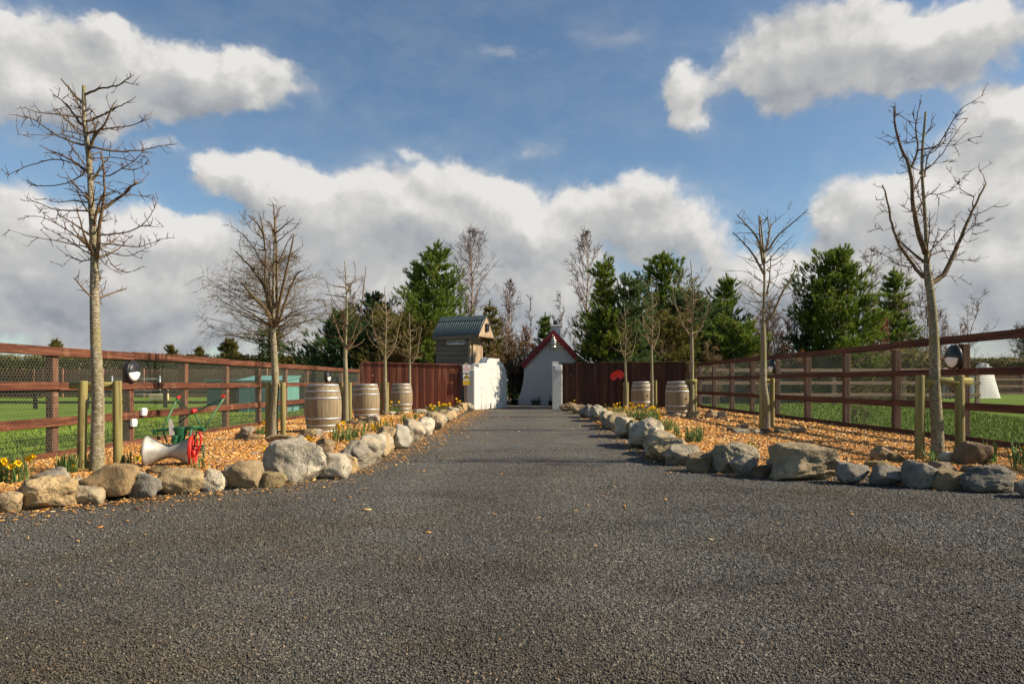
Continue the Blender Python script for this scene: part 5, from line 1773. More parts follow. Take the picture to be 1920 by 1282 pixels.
# flange wheel, red
m = MB()
m.lathe([(.165, .0), (.188, .0), (.190, .006), (.190, .030), (.186, .036), (.170, .036), (.165, .03), (.165, 0)], 40, 'X', (.232, 0, .188))
w = m.build('flange_wheel', M['red_paint'], t, rot=(0, 0, ROT))
m = MB()
for k in range(5):
    a = k * 2 * math.pi / 5 + .4
    c, s2 = math.cos(a), math.sin(a)
    m.prism([(c * .03 - s2 * .045, s2 * .03 + c * .045), (c * .03 + s2 * .045, s2 * .03 - c * .045), (c * .17 + s2 * .055, s2 * .17 - c * .055), (c * .17 - s2 * .055, s2 * .17 + c * .055)], 'X', .004 + k * .0006, .018 + k * .0006)
for vv in range(len(m.v)): m.v[vv] = (m.v[vv][0] + .232, m.v[vv][1], m.v[vv][2] + .188)
m.lathe([(.04, -.0), (.04, .055), (.025, .06), (.001, .06)], 14, 'X', (.232, 0, .188))
m.build('spoke', M['red_paint'], w)
m = MB(); m.lathe([(.001, -.30), (.035, -.30), (.035, -.262), (.018, -.26), (.018, .34), (.001, .34)], 12, 'X', (0, 0, .185)); m.tube([(-.285, 0, .16), (-.29, .02, .02)], .010, 5)
m.build('axle', M['rust'], t, rot=(0, 0, ROT))
# main beam
m = MB()
m.tube([U(288, 811), U(305, 809, .02), U(322, 807, .03)], [.014, .018, .028], 8)
m.tube([U(318, 807, .03), U(350, 806, .03), U(378, 807, .05)], [.024, .020, .022], 8)
m.bbox(U(350, 804.5, .03), (.15, .05, .022), .006)
m.bbox(U(375, 808, .05), (.07, .07, .05), .008)
m.bbox(U(290, 812), (.04, .03, .05), .006)
m.tube([U(306, 812), U(309, 834, .05)], .009, 6)
m.build('beam', M['green_paint'], t)
# seed hopper
m = MB()
hz0 = (oy - 836) * s_; hz1 = (oy - 806) * s_
m.lathe([(.02, hz0), (.045, hz0 + .015), (.062, hz0 + .06), (.085, hz0 + .13), (.098, hz1), (.103, hz1 + .008), (.09, hz1 + .010)], 20, 'Z', (.085, .05, 0))
m.bbox(Vector((.075, -.035, hz0 + .06)), (.06, .05, .10), .01, Matrix.Rotation(.2, 3, 'Y'))
m.build('hopper', M['green_paint'], t)
m = MB()
m.prism([(-.026, 0), (.026, 0), (.030, .10), (.018, .17), (.006, .195), (-.010, .195), (-.024, .12)], 'Y', -.012, .012)
m.build('coulter_blade', M['roller_steel'], t, U(326, 818, -.04), (0, math.radians(-6), .5))
# handles
m = MB()
m.tube([U(303, 806, .03), U(307, 785, .10), U(312, 762, .18), U(315, 750, .22)], [.012, .012, .012, .014], 7)
m.build('handle', M['green_pale'], t)
m = MB()
m.tube([U(380, 806, .05), U(390, 782, .12), U(400, 758, .20), U(404, 749, .23)], [.013, .012, .012, .014], 7)
m.build('handle', M['green_pale'], t)
m = MB(); m.tube([U(314, 755, .20), U(332, 766, .17), U(351, 777, .14), U(372, 801, .06)], .008, 6); m.tube([U(402, 753, .21), U(376, 765, .17), U(351, 776, .15), U(330, 796, .06)], .009, 6)
m.build('brace', M['green_paint'], t)
m = MB(); m.tube([U(315, 750, .22), U(320, 748.5, .17), U(325, 748, .13)], [.013, .019, .020], 9); m.build('grip', M['red_paint'], t)
m = MB(); m.tube([U(404, 749, .23), U(406, 746.5, .18), U(407, 746, .14)], [.013, .019, .021], 9); m.build('grip', M['red_paint'], t)
m = MB(); m.tube([U(350, 780, .14), U(352, 771, .14)], .021, 10); m.tube([U(346, 779, .14), U(357, 772, .15)], .016, 8); m.build('clamp', M['red_paint'], t)
# right-hand gear
m = MB(); m.tube([U(361, 806, -.02), U(357, 826, -.03), U(354, 848, -.04)], [.013, .014, .017], 8); m.tube([U(355, 846, -.04), U(354, 855, -.04)], [.022, .024], 10); m.build('drop_arm', M['green_paint'], t)
m = MB(); m.tube([U(373, 812, .0), U(377, 822, 0), U(376, 836, 0), U(372, 848, .0), U(366, 858, 0)], [.013, .016, .012, .011, .013], 8); m.tube([U(364, 846, -.01), U(364.5, 860, -.01)], [.020, .022], 10); m.build('cranked_lever', M['red_paint'], t)
m = MB(); m.tube([U(356, 840, .02), U(380, 840, .02)], .008, 6); m.tube([U(377, 838, .02), U(380, 862, .04)], .008, 6); m.tube([U(366, 812, .03), U(362, 842, .03)], .008, 6); m.tube([U(360, 847, .03), U(377, 845, .03)], .010, 6); m.bbox(U(379, 839, .02), (.03, .03, .03), .005)
m.build('drive_link', M['green_paint'], t)

# ------------------------------------------------------------------ daffodils
def flower_mesh():
    import bmesh
    bm = bmesh.new()
    for k in range(6):
        a = k * math.pi / 3
        ca, sa = math.cos(a), math.sin(a)
        tilt = .006 if k % 2 else -.003
        P_ = [(.004, -.006, 0), (.020, -.0145, tilt), (.036, -.0, tilt * 1.6 - .004), (.020, .0145, tilt), (.004, .006, 0)]
        vs = [bm.verts.new((x * ca - y * sa, x * sa + y * ca, z)) for x, y, z in P_]
        bm.faces.new(vs)
    rings = []
    for r, h in ((.007, 0), (.0095, .010), (.0105, .020), (.0155, .027)):
        ring = []
        for k in range(10):
            a = 2 * math.pi * k / 10
            rr = r * (1 + (.12 * (k % 2) if r > .012 else 0))
            ring.append(bm.verts.new((rr * math.cos(a), rr * math.sin(a), h)))
        rings.append(ring)
    for a_, b_ in zip(rings, rings[1:]):
        for k in range(10):
            bm.faces.new((a_[k], a_[(k + 1) % 10], b_[(k + 1) % 10], b_[k]))
    me = bpy.data.meshes.new('flower')
    bm.to_mesh(me); bm.free()
    me.materials.append(M['daffodil_yellow'])
    return me
FLOWER = flower_mesh()


def daffodils(label, px, py, wpx, nleaf, flowers, lh=.24, seed=0, droop=False, ddepth=.5):
    """flowers: list of picture points of the blooms (x, y) in this clump"""
    c = at(px, py)
    s = c.y / FPX
    w = wpx * s
    rs = random.Random(seed * 17 + int(px))
    r2 = np.random.default_rng(seed * 13 + int(px))
    t = thing('daffodil_clump', label, 'daffodils', c + Vector((0, w * .2, .01)), 0, 'daffodil clumps behind the edging stones')
    m = MB()
    for k in range(nleaf):
        x, y = rs.uniform(-.5, .5) * w, rs.uniform(-.5, .5) * max(.12, w * ddepth)
        h = lh * rs.uniform(.65, 1.2)
        a = rs.uniform(0, 2 * math.pi)
        lean = abs(rs.gauss(.0, .32))
        d = Vector((math.cos(a), math.sin(a), 0))
        sd = Vector((-d.y, d.x, 0))
        bw = rs.uniform(.0055, .0085)
        pts = []
        for q in range(5):
            u = q / 4
            p = Vector((x, y, 0)) + d * (lean * h * u ** 1.7) + Vector((0, 0, h * (u - .22 * lean * u * u)))
            wd = bw * (1 if u < .8 else .6) * (.9 + .2 * u) if q < 4 else .001
            pts += [p - sd * wd, p + sd * wd]
        m.add(pts, [(2 * i, 2 * i + 1, 2 * i + 3, 2 * i + 2) for i in range(4)])
    heads = []
    for (fx, fy) in flowers:
        off = rs.uniform(-.5, .5) * max(.10, w * ddepth)
        yy = off
        p = Vector(((fx - px) * s * (1 + off / c.y), yy, (py - fy) * s * (1 + off / c.y) - .02 + off * .0))
        heads.append(p)
        st = Vector((p.x + rs.uniform(-.05, .05), p.y + .02, 0))
        m.tube([st, st.lerp(p, .6) + Vector((0, .01, .03)), p + Vector((0, .012, .012)), p], [.0035, .003, .0028, .0025], 5)
    lv = m.build('leaves', M['daffodil_leaves'], t)
    a_ = lv.data.attributes.new('rnd', 'FLOAT', 'POINT')
    a_.data.foreach_set('value', np.clip(np.repeat(r2.normal(.5, .25, len(m.v) // 2 + 1), 2)[:len(m.v)], 0, 1).astype(np.float32))
    for p in heads:
        f = bpy.data.objects.new('flower', FLOWER)
        C.objects.link(f)
        f.parent = t
        f.location = p
        d = Vector((rs.uniform(-.5, .8), -1, rs.uniform(-.25, .2))) if not droop else Vector((rs.uniform(.1, .6), -.5, -.9))
        f.rotation_euler = d.to_track_quat('Z', 'Y').to_euler()
        f.scale = [rs.uniform(.95, 1.2)] * 3 if not droop else (.6, .6, 1.1)
    return t


daffodils('daffodil clump cut off at the left edge, behind the yellow pitted boulder', 14, 912, 62, 60, [(2, 862), (9, 866), (16, 870), (22, 872), (33, 866), (36, 861), (43, 857), (-8, 864), (-15, 868), (-22, 862)], .30, 1)
daffodils('daffodil leaves with one low bloom between grey boulder and left stake', 122, 893, 38, 46, [(129, 872)], .24, 2)
daffodils('single daffodil bloom between the left stake and the tallest left tree', 164, 884, 10, 8, [(165, 854)], .16, 3)
daffodils('leaf tuft without flowers at the right stake of the tallest left tree', 231, 882, 18, 22, [], .20, 4)
daffodils('lone daffodil bloom near the left end of the silver roller', 254, 872, 8, 5, [(255, 858)], .12, 5)
daffodils('flowerless leaf tuft beside the red wheel, behind the whitish stone', 371, 884, 26, 16, [], .15, 6)
daffodils('leaf tuft with one bloom left of the second left tree', 489, 819, 18, 30, [(495, 791)], .20, 7)
daffodils('lone low bloom on the chips behind the tan brown boulder', 497, 856, 8, 5, [(497, 841)], .12, 8)
daffodils('daffodil clump with two big blooms in front of the first barrel', 640, 832, 46, 66, [(629, 797), (636, 801), (641, 792), (642, 827), (573, 819), (581, 823)], .26, 9)
daffodils('dense leaf clump right of the clump before the first barrel', 667, 825, 34, 44, [(712, 800)], .22, 10)
daffodils('daffodil clump with six blooms behind the pale blue grey sloping stone', 704, 812, 60, 60, [(695, 797), (696, 800), (702, 803), (711, 802), (720, 788), (732, 784)], .24, 11)
daffodils('leaf clump without blooms behind the pale lumpy stone', 759, 797, 22, 34, [], .24, 12)
daffodils('small leaf tuft without blooms beyond the pale lumpy stone', 779, 789, 12, 20, [], .22, 13)
daffodils('two blooms over dark leaves before the third barrel', 739, 777, 22, 44, [(733, 753), (746, 753), (730, 760)], .28, 14)
daffodils('three small blooms right of the third barrel', 780, 771, 14, 16, [(776, 757), (781, 759), (785, 756)], .2, 15)
daffodils('long row of daffodils before the red fence with a dozen blooms', 823, 777, 48, 120, [(804, 761), (808, 758), (809, 765), (814, 760), (821, 755), (824, 759), (825, 763), (828, 758), (832, 758), (835, 758), (842, 756), (842, 761), (834, 768), (811, 766)], .26, 16)
daffodils('daffodils beside the white gate wall, last clump of the left bed', 858, 771, 12, 26, [(856, 747), (861, 752), (857, 753), (863, 751)], .22, 17)
daffodils('single pale daffodil beside the white gate pillar', 1078, 770, 8, 14, [(1077, 750)], .2, 18)
daffodils('single bloom low behind the third stone from the gate pillar', 1108, 768, 6, 8, [(1108, 760)], .14, 19)
daffodils('sparse leaves with one bloom left of the big daffodil bank', 1126, 770, 28, 30, [(1136, 758)], .16, 20)
daffodils('first part of the big daffodil bank, below the red tractor seat', 1160, 778, 40, 80, [(1152, 758), (1157, 756), (1164, 755), (1156, 763), (1158, 764), (1164, 763), (1174, 762), (1175, 766)], .24, 21)
daffodils('fullest part of the big daffodil bank, many bright blooms before the far right barrel', 1207, 792, 62, 190, [(1183, 755), (1189, 757), (1188, 762), (1193, 763), (1199, 759), (1202, 760), (1207, 760), (1209, 764), (1214, 768), (1217, 768), (1222, 766), (1226, 764), (1230, 764), (1228, 768), (1234, 771), (1190, 764), (1212, 758)], .32, 22)
daffodils('leaf row with a single bloom right of the big daffodil bank', 1245, 811, 40, 76, [(1239, 780)], .26, 23)
daffodils('flowerless leaf clump standing alone on the right chips', 1301, 833, 34, 64, [], .27, 24)
daffodils('small leaf tuft between the leaf row and the lone leaf clump', 1271, 822, 14, 18, [], .24, 27)
daffodils('few pale blades behind the large beige grey boulder', 1415, 846, 16, 12, [], .14, 25)
daffodils('stiff green blades at the foot of the largest right tree', 1748, 872, 16, 20, [], .18, 26)
daffodils('drooping unopened daffodils before the dark brown boulder', 1862, 874, 34, 30, [(1853, 832), (1871, 838), (1897, 842)], .24, 28, True)
daffodils('daffodil leaves cut off by the right edge of the picture', 1919, 884, 26, 24, [(1921, 836)], .30, 29, True)

# ------------------------------------------------------------------ background planting
def tuft_base(n, seed, spread=.62, wid=.05):
    r_ = np.random.default_rng(seed)
    V, F = [], []
    for k in range(n):
        a = 2 * math.pi * k / n + r_.uniform(-.3, .3)
        s = spread * r_.uniform(.35, 1.1)
        d = np.array([math.cos(a) * s, math.sin(a) * s, 1.0]); d /= np.linalg.norm(d)
        sd = np.array([-math.sin(a), math.cos(a), 0])
        z0 = r_.uniform(-.55, .35)
        b = np.array([0, 0, z0])
        l = r_.uniform(.55, .9)
        i = len(V)
        V += [b - sd * wid, b + sd * wid, b + d * l * .7 + sd * wid * .8, b + d * l, ]
        F += [(i, i + 1, i + 2), (i, i + 2, i + 3)]
    return np.array(V), np.array(F)


TUFT = tuft_base(20, 5, .66, .062)


def pine(label, x, y, h, w, mat='pine_needles', seed=0, dens=1.0, bare=.06, shape=1.0, tuft=.20, leaders=2, group='pine trees behind the fences'):
    rs = random.Random(seed)
    rg = np.random.default_rng(seed)
    z0 = gz(x)
    t = thing('pine_tree', label, 'tree', (x, y, z0), rs.uniform(0, 6.28), group)
    m = MB()
    tr = max(.05, h * .013)
    pth = [Vector((noise.noise(Vector((seed, k * .6, 0))) * .10 * k / 6, noise.noise(Vector((0, k * .6, seed))) * .10 * k / 6, h * .96 * k / 7 - .05)) for k in range(8)]
    m.tube(pth, [tr * (1 - .86 * k / 7) for k in range(8)], 8)
    pos, dirs, rn = [], [], []
    step = .34 if h > 3 else .26
    z = h * bare + .1
    def rad(u):
        return w / 2 * (min(1, (u / .30)) ** .5 if u < .30 else max(0.03, (1 - (u - .30) / .70)) ** (.72 * shape))
    while z < h * .97:
        u = z / h
        nb = rs.randint(5, 7)
        a0 = rs.uniform(0, 6.28)
        for k in range(nb):
            a = a0 + 2 * math.pi * k / nb + rs.uniform(-.35, .35)
            L = rad(u) * rs.uniform(.55, 1.25) * (1 + (.55 if dens < 1.6 else .25) * noise.noise(Vector((math.cos(a) * 1.3 + seed, math.sin(a) * 1.3, z * .8))))
            rise = (.15 + .75 * u) * rs.uniform(.5, 1.3)
            d0 = Vector((math.cos(a), math.sin(a), 0))
            pts = []
            for q in range(6):
                s = q / 5
                pts.append(d0 * (L * s) + Vector((0, 0, z + L * (rise * .35 * s + rise * .55 * s * s) - .05 * L * math.sin(3.1 * s))))
            m.tube(pts, [tr * .30 * (1 - .7 * q / 5) * (1 - .5 * u) + .004 for q in range(6)], 4, cap=False)
            cnt = max(4, int((4 + L * 21) * dens))
            for _ in range(cnt):
                s = rs.uniform(.16, 1.0) ** .75
                i = min(4, int(s * 5)); p = pts[i].lerp(pts[i + 1], s * 5 - i)
                lat = rvec(rs); lat = Vector((lat.x, lat.y, abs(lat.z) * .6))
                off = lat * (L * .24 * (1.15 - .5 * s) + .06)
                dr = (d0 * .75 + Vector((0, 0, .65 + .5 * u)) + lat * .6).normalized()
                pos.append(p + off); dirs.append(dr)
                rn.append(min(1, max(0, .5 + .22 * rs.gauss(0, 1))))
        z += step * rs.uniform(.8, 1.15)
    for k in range(leaders):   # upright candles at the top
        a = rs.uniform(0, 6.28); rr = w * .10 * k
        hz = h * (1.0 - .06 * k)
        for q in range(12):
            pos.append(Vector((pth[-1].x + rr * math.cos(a) + rs.uniform(-.03, .03), pth[-1].y + rr * math.sin(a) + rs.uniform(-.03, .03), hz - .09 * q)))
            dirs.append((Vector((0, 0, 1)) + rvec(rs) * .45).normalized()); rn.append(rs.uniform(.3, .9))
    n = len(pos)
    P_ = np.array([tuple(p) for p in pos]); D_ = np.array([tuple(d) for d in dirs])
    sz = tuft * rg.uniform(.75, 1.35, n)
    v, f, r = scatter(TUFT[0], TUFT[1], P_, basis_from_dir(D_, rg), sz, np.array(rn))
    m.build('trunk', M['bark_pine'], t)
    link('foliage', np_mesh('foliage', v, f, r), M[mat], t)
    return t


def bare_tree(name, label, cat, x, y, h, w, seed, mats, trunk_r=.06, nb=40, start=.25, rise=.9, droop=0.0, sub=7, subl=.45, r_tw=.008, group=None, leaves=None, nleaf=0, leafsz=.06, stems=1, top=1.0, wprof=None):
    """bare deciduous tree or shrub: stems, ascending limbs, fine twigs, optional clinging leaves"""
    rs = random.Random(seed); rg = np.random.default_rng(seed)
    t = thing(name, label, cat, (x, y, gz(x)), 0, group)
    m = MB(); mt = MB()
    tips = []
    for s in range(stems):
        a = rs.uniform(0, 6.28)
        ln = 0 if stems == 1 else rs.uniform(.1, .42) * w / 2
        hh = h * (1 if stems == 1 else rs.uniform(.65, 1.0))
        b0 = Vector((0, 0, 0)) if stems == 1 else Vector((rs.uniform(-.22, .22) * w, rs.uniform(-.15, .15) * w, 0))
        pts = [b0 + Vector((math.cos(a) * ln * (k / 7) ** 1.3, math.sin(a) * ln * (k / 7) ** 1.3, hh * k / 7 - (.05 if k == 0 else 0))) + Vector((rs.uniform(-1, 1), rs.uniform(-1, 1), 0)) * .012 * h * (k > 0) for k in range(8)]
        pth = smooth_path(pts, 3)
        R0 = trunk_r / math.sqrt(stems)
        m.tube(pth, [max(r_tw, R0 * (1 - .93 * k / (len(pth) - 1))) for k in range(len(pth))], 7)
        for k in range(nb // stems):
            u = start + (1 - start) * (k + rs.random()) / (nb / stems)
            u = min(.985, u)
            i = min(len(pth) - 2, int(u * (len(pth) - 1)))
            p = pth[i].lerp(pth[i + 1], u * (len(pth) - 1) - i)
            uu = (u - start) / (1 - start)
            env = wprof(uu) if wprof else (1 - .75 * uu ** 1.3) * (.55 + .45 * min(1, uu / .25))
            L = w / 2 * env * rs.uniform(.65, 1.2) / (1 if stems == 1 else 1.5)
            a2 = rs.uniform(0, 6.28)
            d = Vector((math.cos(a2), math.sin(a2), rise * rs.uniform(.6, 1.3))).normalized()
            q = [p]
            for e in range(6):
                d = (d + rvec(rs) * .17 + Vector((0, 0, .10 - droop * e / 5))).normalized()
                q.append(q[-1] + d * L / 5)
            rb = max(r_tw * 1.2, min(.055, R0 * .30) * (1 - .6 * uu))
            m.tube(q, [max(r_tw * .8, rb * (1 - .8 * e / 6)) for e in range(7)], 4, cap=False)
            for _ in range(sub):
                v_ = rs.uniform(.22, 1.0); e = min(5, int(v_ * 6)); pp = q[e].lerp(q[e + 1], v_ * 6 - e)
                dd = ((q[e + 1] - q[e]).normalized() * .8 + rvec(rs) * .8 + Vector((0, 0, .15 - droop))).normalized()
                l2 = subl * rs.uniform(.4, 1.2) * (.5 + .5 * L / (w / 2))
                tw = [pp]
                for g_ in range(4):
                    dd = (dd + rvec(rs) * .22 + Vector((0, 0, .06 - droop * .6))).normalized()
                    tw.append(tw[-1] + dd * l2 / 4)
                mt.tube(tw, [r_tw, r_tw * .85, r_tw * .7, r_tw * .55, r_tw * .4], 3, cap=False)
                tips += tw[1:]
                for _ in range(2):
                    b = rs.choice(tw[1:4]); d3 = (rvec(rs) + dd * .8 + Vector((0, 0, -droop))).normalized()
                    mt.tube([b, b + d3 * l2 * .22, b + (d3 + Vector((0, 0, -droop * .4))) * l2 * .45], [r_tw * .6, r_tw * .5, r_tw * .35], 3, cap=False)
    for o_ in range(1):
        off = len(m.v)
        m.v += mt.v; m.f += [tuple(off + i for i in f) for f in mt.f]; m.sm += mt.sm; m.mi += [1] * len(mt.f)
    m.build('trunk', [M[mats[0]], M[mats[1]]], t)
    if leaves and nleaf and tips:
        idx = rg.integers(0, len(tips), nleaf)
        P_ = np.array([tuple(p) for p in tips])[idx] + rg.normal(0, leafsz * .7, (nleaf, 3))
        k = P_[:, 2] < h * top
        P_ = P_[k]; n = len(P_)
        B = np.array([(-.5, 0, 0), (0, -.32, .05), (.5, 0, 0), (0, .32, .05)], float)
        v, f, r = scatter(B, np.array([(0, 1, 2, 3)]), P_, rot_mats(rg, n), leafsz * rg.uniform(.6, 1.4, n), np.clip(rg.normal(.5, .25, n), 0, 1))
        link('leaves', np_mesh('leaves', v, f, r), M[leaves], t)
    return t


def at_z(px, Zd): return (px - HX) / FPX * Zd
def hgt(py, Zd, px=None): return CAMH + (HY - py) * Zd / FPX

# pines
PG = 'pine trees behind the fences'
for (lb, px, Zd, ty, wpx, mat, sd, dn, bare, shp, tf) in [
    ('tall dense green pine behind the red fence, left of the timber hut', 818, 31, 462, 128, 'pine_needles', 3, 1.25, .04, .8, .19),
    ('dark blue green pine behind the end of the left paddock fence', 640, 29, 585, 130, 'pine_blue', 4, 1.15, .03, .8, .21),
    ('dark pine behind the third and fourth left trees', 700, 31, 545, 96, 'pine_blue', 5, 1.1, .05, .8, .20),
    ('olive brown pine low behind the middle of the red fence', 752, 28.5, 588, 118, 'pine_olive', 6, 1.2, .02, .6, .18),
    ('slim pointed pine at the left shoulder of the tall dense pine', 783, 34, 488, 58, 'pine_needles', 16, 1.0, .1, 1.0, .19),
    ('thin yellowish pine just right of the timber hut roof', 917, 34, 566, 62, 'pine_olive', 7, .9, .08, 1.0, .19),
    ('small pine between the russet beech and the cottage gable', 1022, 37, 588, 54, 'pine_needles', 8, .9, .05, 1.0, .19),
    ('tall pine leaning over the cottage roof, top like a brush', 1134, 25.5, 482, 88, 'pine_needles', 9, 1.25, .30, .85, .17),
    ('dark pine low against the right side of the cottage roof', 1126, 25.6, 585, 60, 'pine_blue', 10, 1.1, .24, .7, .17),
    ('bluish pine behind the fifth right tree', 1184, 25.6, 522, 100, 'pine_blue', 11, 1.15, .28, .7, .17),
    ('pine with three upright leaders behind the fourth right tree', 1243, 31, 478, 124, 'pine_needles', 12, .95, .03, .9, .21),
    ('broad dark pine behind the third right tree', 1292, 30, 545, 118, 'pine_blue', 13, 1.15, .03, .7, .20),
    ('airy pine with a bare stem between the third and second right trees', 1363, 32, 517, 84, 'pine_needles', 14, .75, .22, .95, .21),
    ('low bushy pine below the airy one, left of the second right tree', 1388, 29.5, 610, 110, 'pine_needles', 15, 1.2, .02, .6, .19),
    ('large bright green conical pine above the right paddock fence', 1570, 31, 478, 140, 'pine_needles', 17, 1.9, .02, .62, .18),
    ('slim dark pine right of the large conical pine', 1676, 38, 504, 78, 'pine_needles', 18, 1.0, .06, .9, .20),
    ('low bushy green pine above the middle of the dark boarded fence', 1150, 29.5, 585, 120, 'pine_needles', 121, 1.3, .02, .5, .19),
    ('low olive pine between the fourth and third right trees', 1258, 28.5, 600, 110, 'pine_olive', 122, 1.3, .02, .5, .18),
    ('round dark pine filling the gap behind the near right barrel', 1322, 33, 575, 120, 'pine_needles', 123, 1.3, .02, .55, .20),
    ('low bushy pine behind the fifth left tree', 792, 29.5, 572, 110, 'pine_needles', 125, 1.3, .02, .5, .19),
    ('small pine at the left foot of the large conical pine', 1523, 32, 528, 56, 'pine_blue', 19, 1.1, .04, .8, .19),
]:
    pine(lb, at_z(px, Zd), Zd, hgt(ty, Zd), wpx * Zd / FPX * 1.2, mat, sd, dn, bare, shp, tf, 3 if sd in (3, 12, 17) else 2)
for (lb, px, Zd, ty, wpx, sd) in [
    ('far pine standing highest over the left hedge', 430, 60, 635, 50, 31), ('far pine, second tallest over the left hedge, right of the left lamp', 320, 62, 648, 32, 32),
    ('far pine, a small point above the hedge right of the tallest left tree', 374, 62, 652, 30, 33), ('far pine peeping over the top rail left of the tallest left tree', 106, 62, 636, 34, 34)]:
    pine(lb, at_z(px, Zd), Zd, hgt(ty, Zd), wpx * Zd / FPX, 'pine_olive', sd, .9, .15, .8, .34)

BM = ('bark_birch', 'twig_birch')
BG = 'bare trees behind the fences'
bp = lambda u: (.75 + .45 * min(1, u / .4)) * (1 - u ** 2.2) ** .8
bare_tree('birch_tree', 'tall slender birch rising behind the timber hut', 'tree', at_z(884, 35), 35, hgt(432, 35), 3.3, 41, BM, .085, 74, .34, 1.15, .16, 9, .6, .0095, BG, wprof=bp)
bare_tree('birch_tree', 'short reddish birch between the hut and the cottage', 'tree', at_z(956, 36), 36, hgt(528, 36), 2.2, 42, ('bark_birch', 'twig_red'), .07, 50, .18, 1.7, .10, 8, .45, .012, BG, wprof=bp)
bare_tree('birch_tree', 'tall birch with a dusting of old leaves behind the cottage', 'tree', at_z(1100, 37), 37, hgt(435, 37), 3.4, 43, BM, .085, 66, .22, 1.5, .06, 8, .5, .012, BG, 'shrub_brown', 700, .055, wprof=bp)
bare_tree('birch_tree', 'faint birch above the gap right of the large conical pine', 'tree', at_z(1634, 46), 46, hgt(470, 46), 4.0, 44, BM, .08, 44, .30, 1.4, .10, 7, .7, .012, BG, wprof=bp)
bare_tree('birch_tree', 'thin birch behind the left limbs of the largest right tree', 'tree', at_z(1688, 48), 48, hgt(440, 48), 3.4, 45, BM, .08, 40, .30, 1.6, .10, 7, .6, .012, BG, wprof=bp)
bare_tree('bare_tree', 'wide bare thicket tree right of the largest right tree', 'tree', at_z(1768, 38), 38, hgt(532, 38), 5.6, 46, ('bark_twig', 'twig_birch'), .09, 60, .10, .95, .0, 8, .8, .0125, BG, stems=4)
bare_tree('bare_tree', 'reddish bare tree just left of the tall dense pine', 'tree', at_z(742, 34), 34, hgt(520, 34), 2.6, 47, ('bark_twig', 'twig_red'), .07, 56, .2, 1.4, .0, 8, .5, .012, BG, stems=3)
bare_tree('bare_tree', 'grey bare tree behind the third left tree', 'tree', at_z(672, 36), 36, hgt(515, 36), 2.9, 48, ('bark_twig', 'twig_birch'), .08, 50, .25, 1.1, .0, 8, .6, .0125, BG, stems=2)
bare_tree('bare_tree', 'bare tree rising behind the cottage chimney, left of the tall birch', 'tree', at_z(1062, 38), 38, hgt(520, 38), 2.8, 49, BM, .06, 46, .15, 1.4, .0, 8, .55, .012, BG, stems=3)
bare_tree('bare_tree', 'single bare whip above the russet beech', 'tree', at_z(994, 35), 35, hgt(560, 35), 1.3, 50, ('bark_twig', 'twig_birch'), .035, 14, .45, 1.8, .0, 3, .35, .012, BG)
bare_tree('bare_tree', 'brown bare thicket between the airy pine and the second right tree', 'tree', at_z(1470, 33), 33, hgt(548, 33), 3.6, 51, ('bark_twig', 'twig_birch'), .10, 90, .08, 1.3, .0, 8, .6, .0125, BG, 'shrub_brown', 900, .06, stems=6)
for (lb, px, Zd, ty, wpx, sd) in [
    ('brown thicket filling the gap left of the tall dense pine', 690, 33, 572, 120, 101), ('brown thicket above the red fence between the fourth and fifth left trees', 756, 33, 560, 100, 102),
    ('brown thicket behind the birch right of the timber hut', 912, 38, 590, 110, 103), ('reddish thicket between the short birch and the cottage', 978, 38, 612, 90, 104),
    ('brown thicket behind the red tractor seat', 1160, 33, 560, 110, 105), ('brown thicket behind the fork of the third right tree', 1325, 34, 572, 130, 106),
    ('brown thicket left of the large conical pine', 1445, 35, 575, 120, 107), ('brown thicket behind the slim dark pine', 1700, 42, 560, 150, 108), ('brown thicket directly behind the second right tree', 1410, 36, 590, 100, 109)]:
    bare_tree('thicket', lb, 'thicket', at_z(px, Zd), Zd, hgt(ty, Zd), wpx * Zd / FPX * 1.1, sd, ('bark_twig', 'twig_red' if sd % 2 else 'bark_twig'), .09, 100, .04, 1.3, .0, 8, .6, .0125, 'brown thickets behind the fences', 'shrub_brown', 1100, .07, 9)
# far spreading oak, ivy on its trunk
ok = lambda u: (.78 + .22 * math.sin(u * 3.0)) * (1 - .55 * u ** 2)
ot = bare_tree('oak_tree', 'wide round bare oak with an ivied trunk far behind the second left tree', 'tree', at_z(508, 55), 55, hgt(488, 55), 9.6, 52, ('bark_twig', 'bark_twig'), .34, 120, .30, .18, .17, 15, 1.5, .014, BG, wprof=ok)
rg = np.random.default_rng(77)
n = 2600
zz = rg.uniform(.6, 5.4, n) ** 1.0; aa = rg.uniform(0, 6.28, n); rr = (.40 + .35 * rg.random(n)) * np.where(zz > 3.0, 1.35, 1)
B4 = np.array([(-.5, 0, 0), (0, -.4, .08), (.5, 0, 0), (0, .4, .08)], float); B4F = np.array([(0, 1, 2, 3)])
v, f, r = scatter(B4, B4F, np.stack([rr * np.cos(aa), rr * np.sin(aa), zz], -1), rot_mats(rg, n), .17 * rg.uniform(.6, 1.4, n), rg.random(n))
link('ivy', np_mesh('ivy', v, f, r), M['hedge_green'], ot)

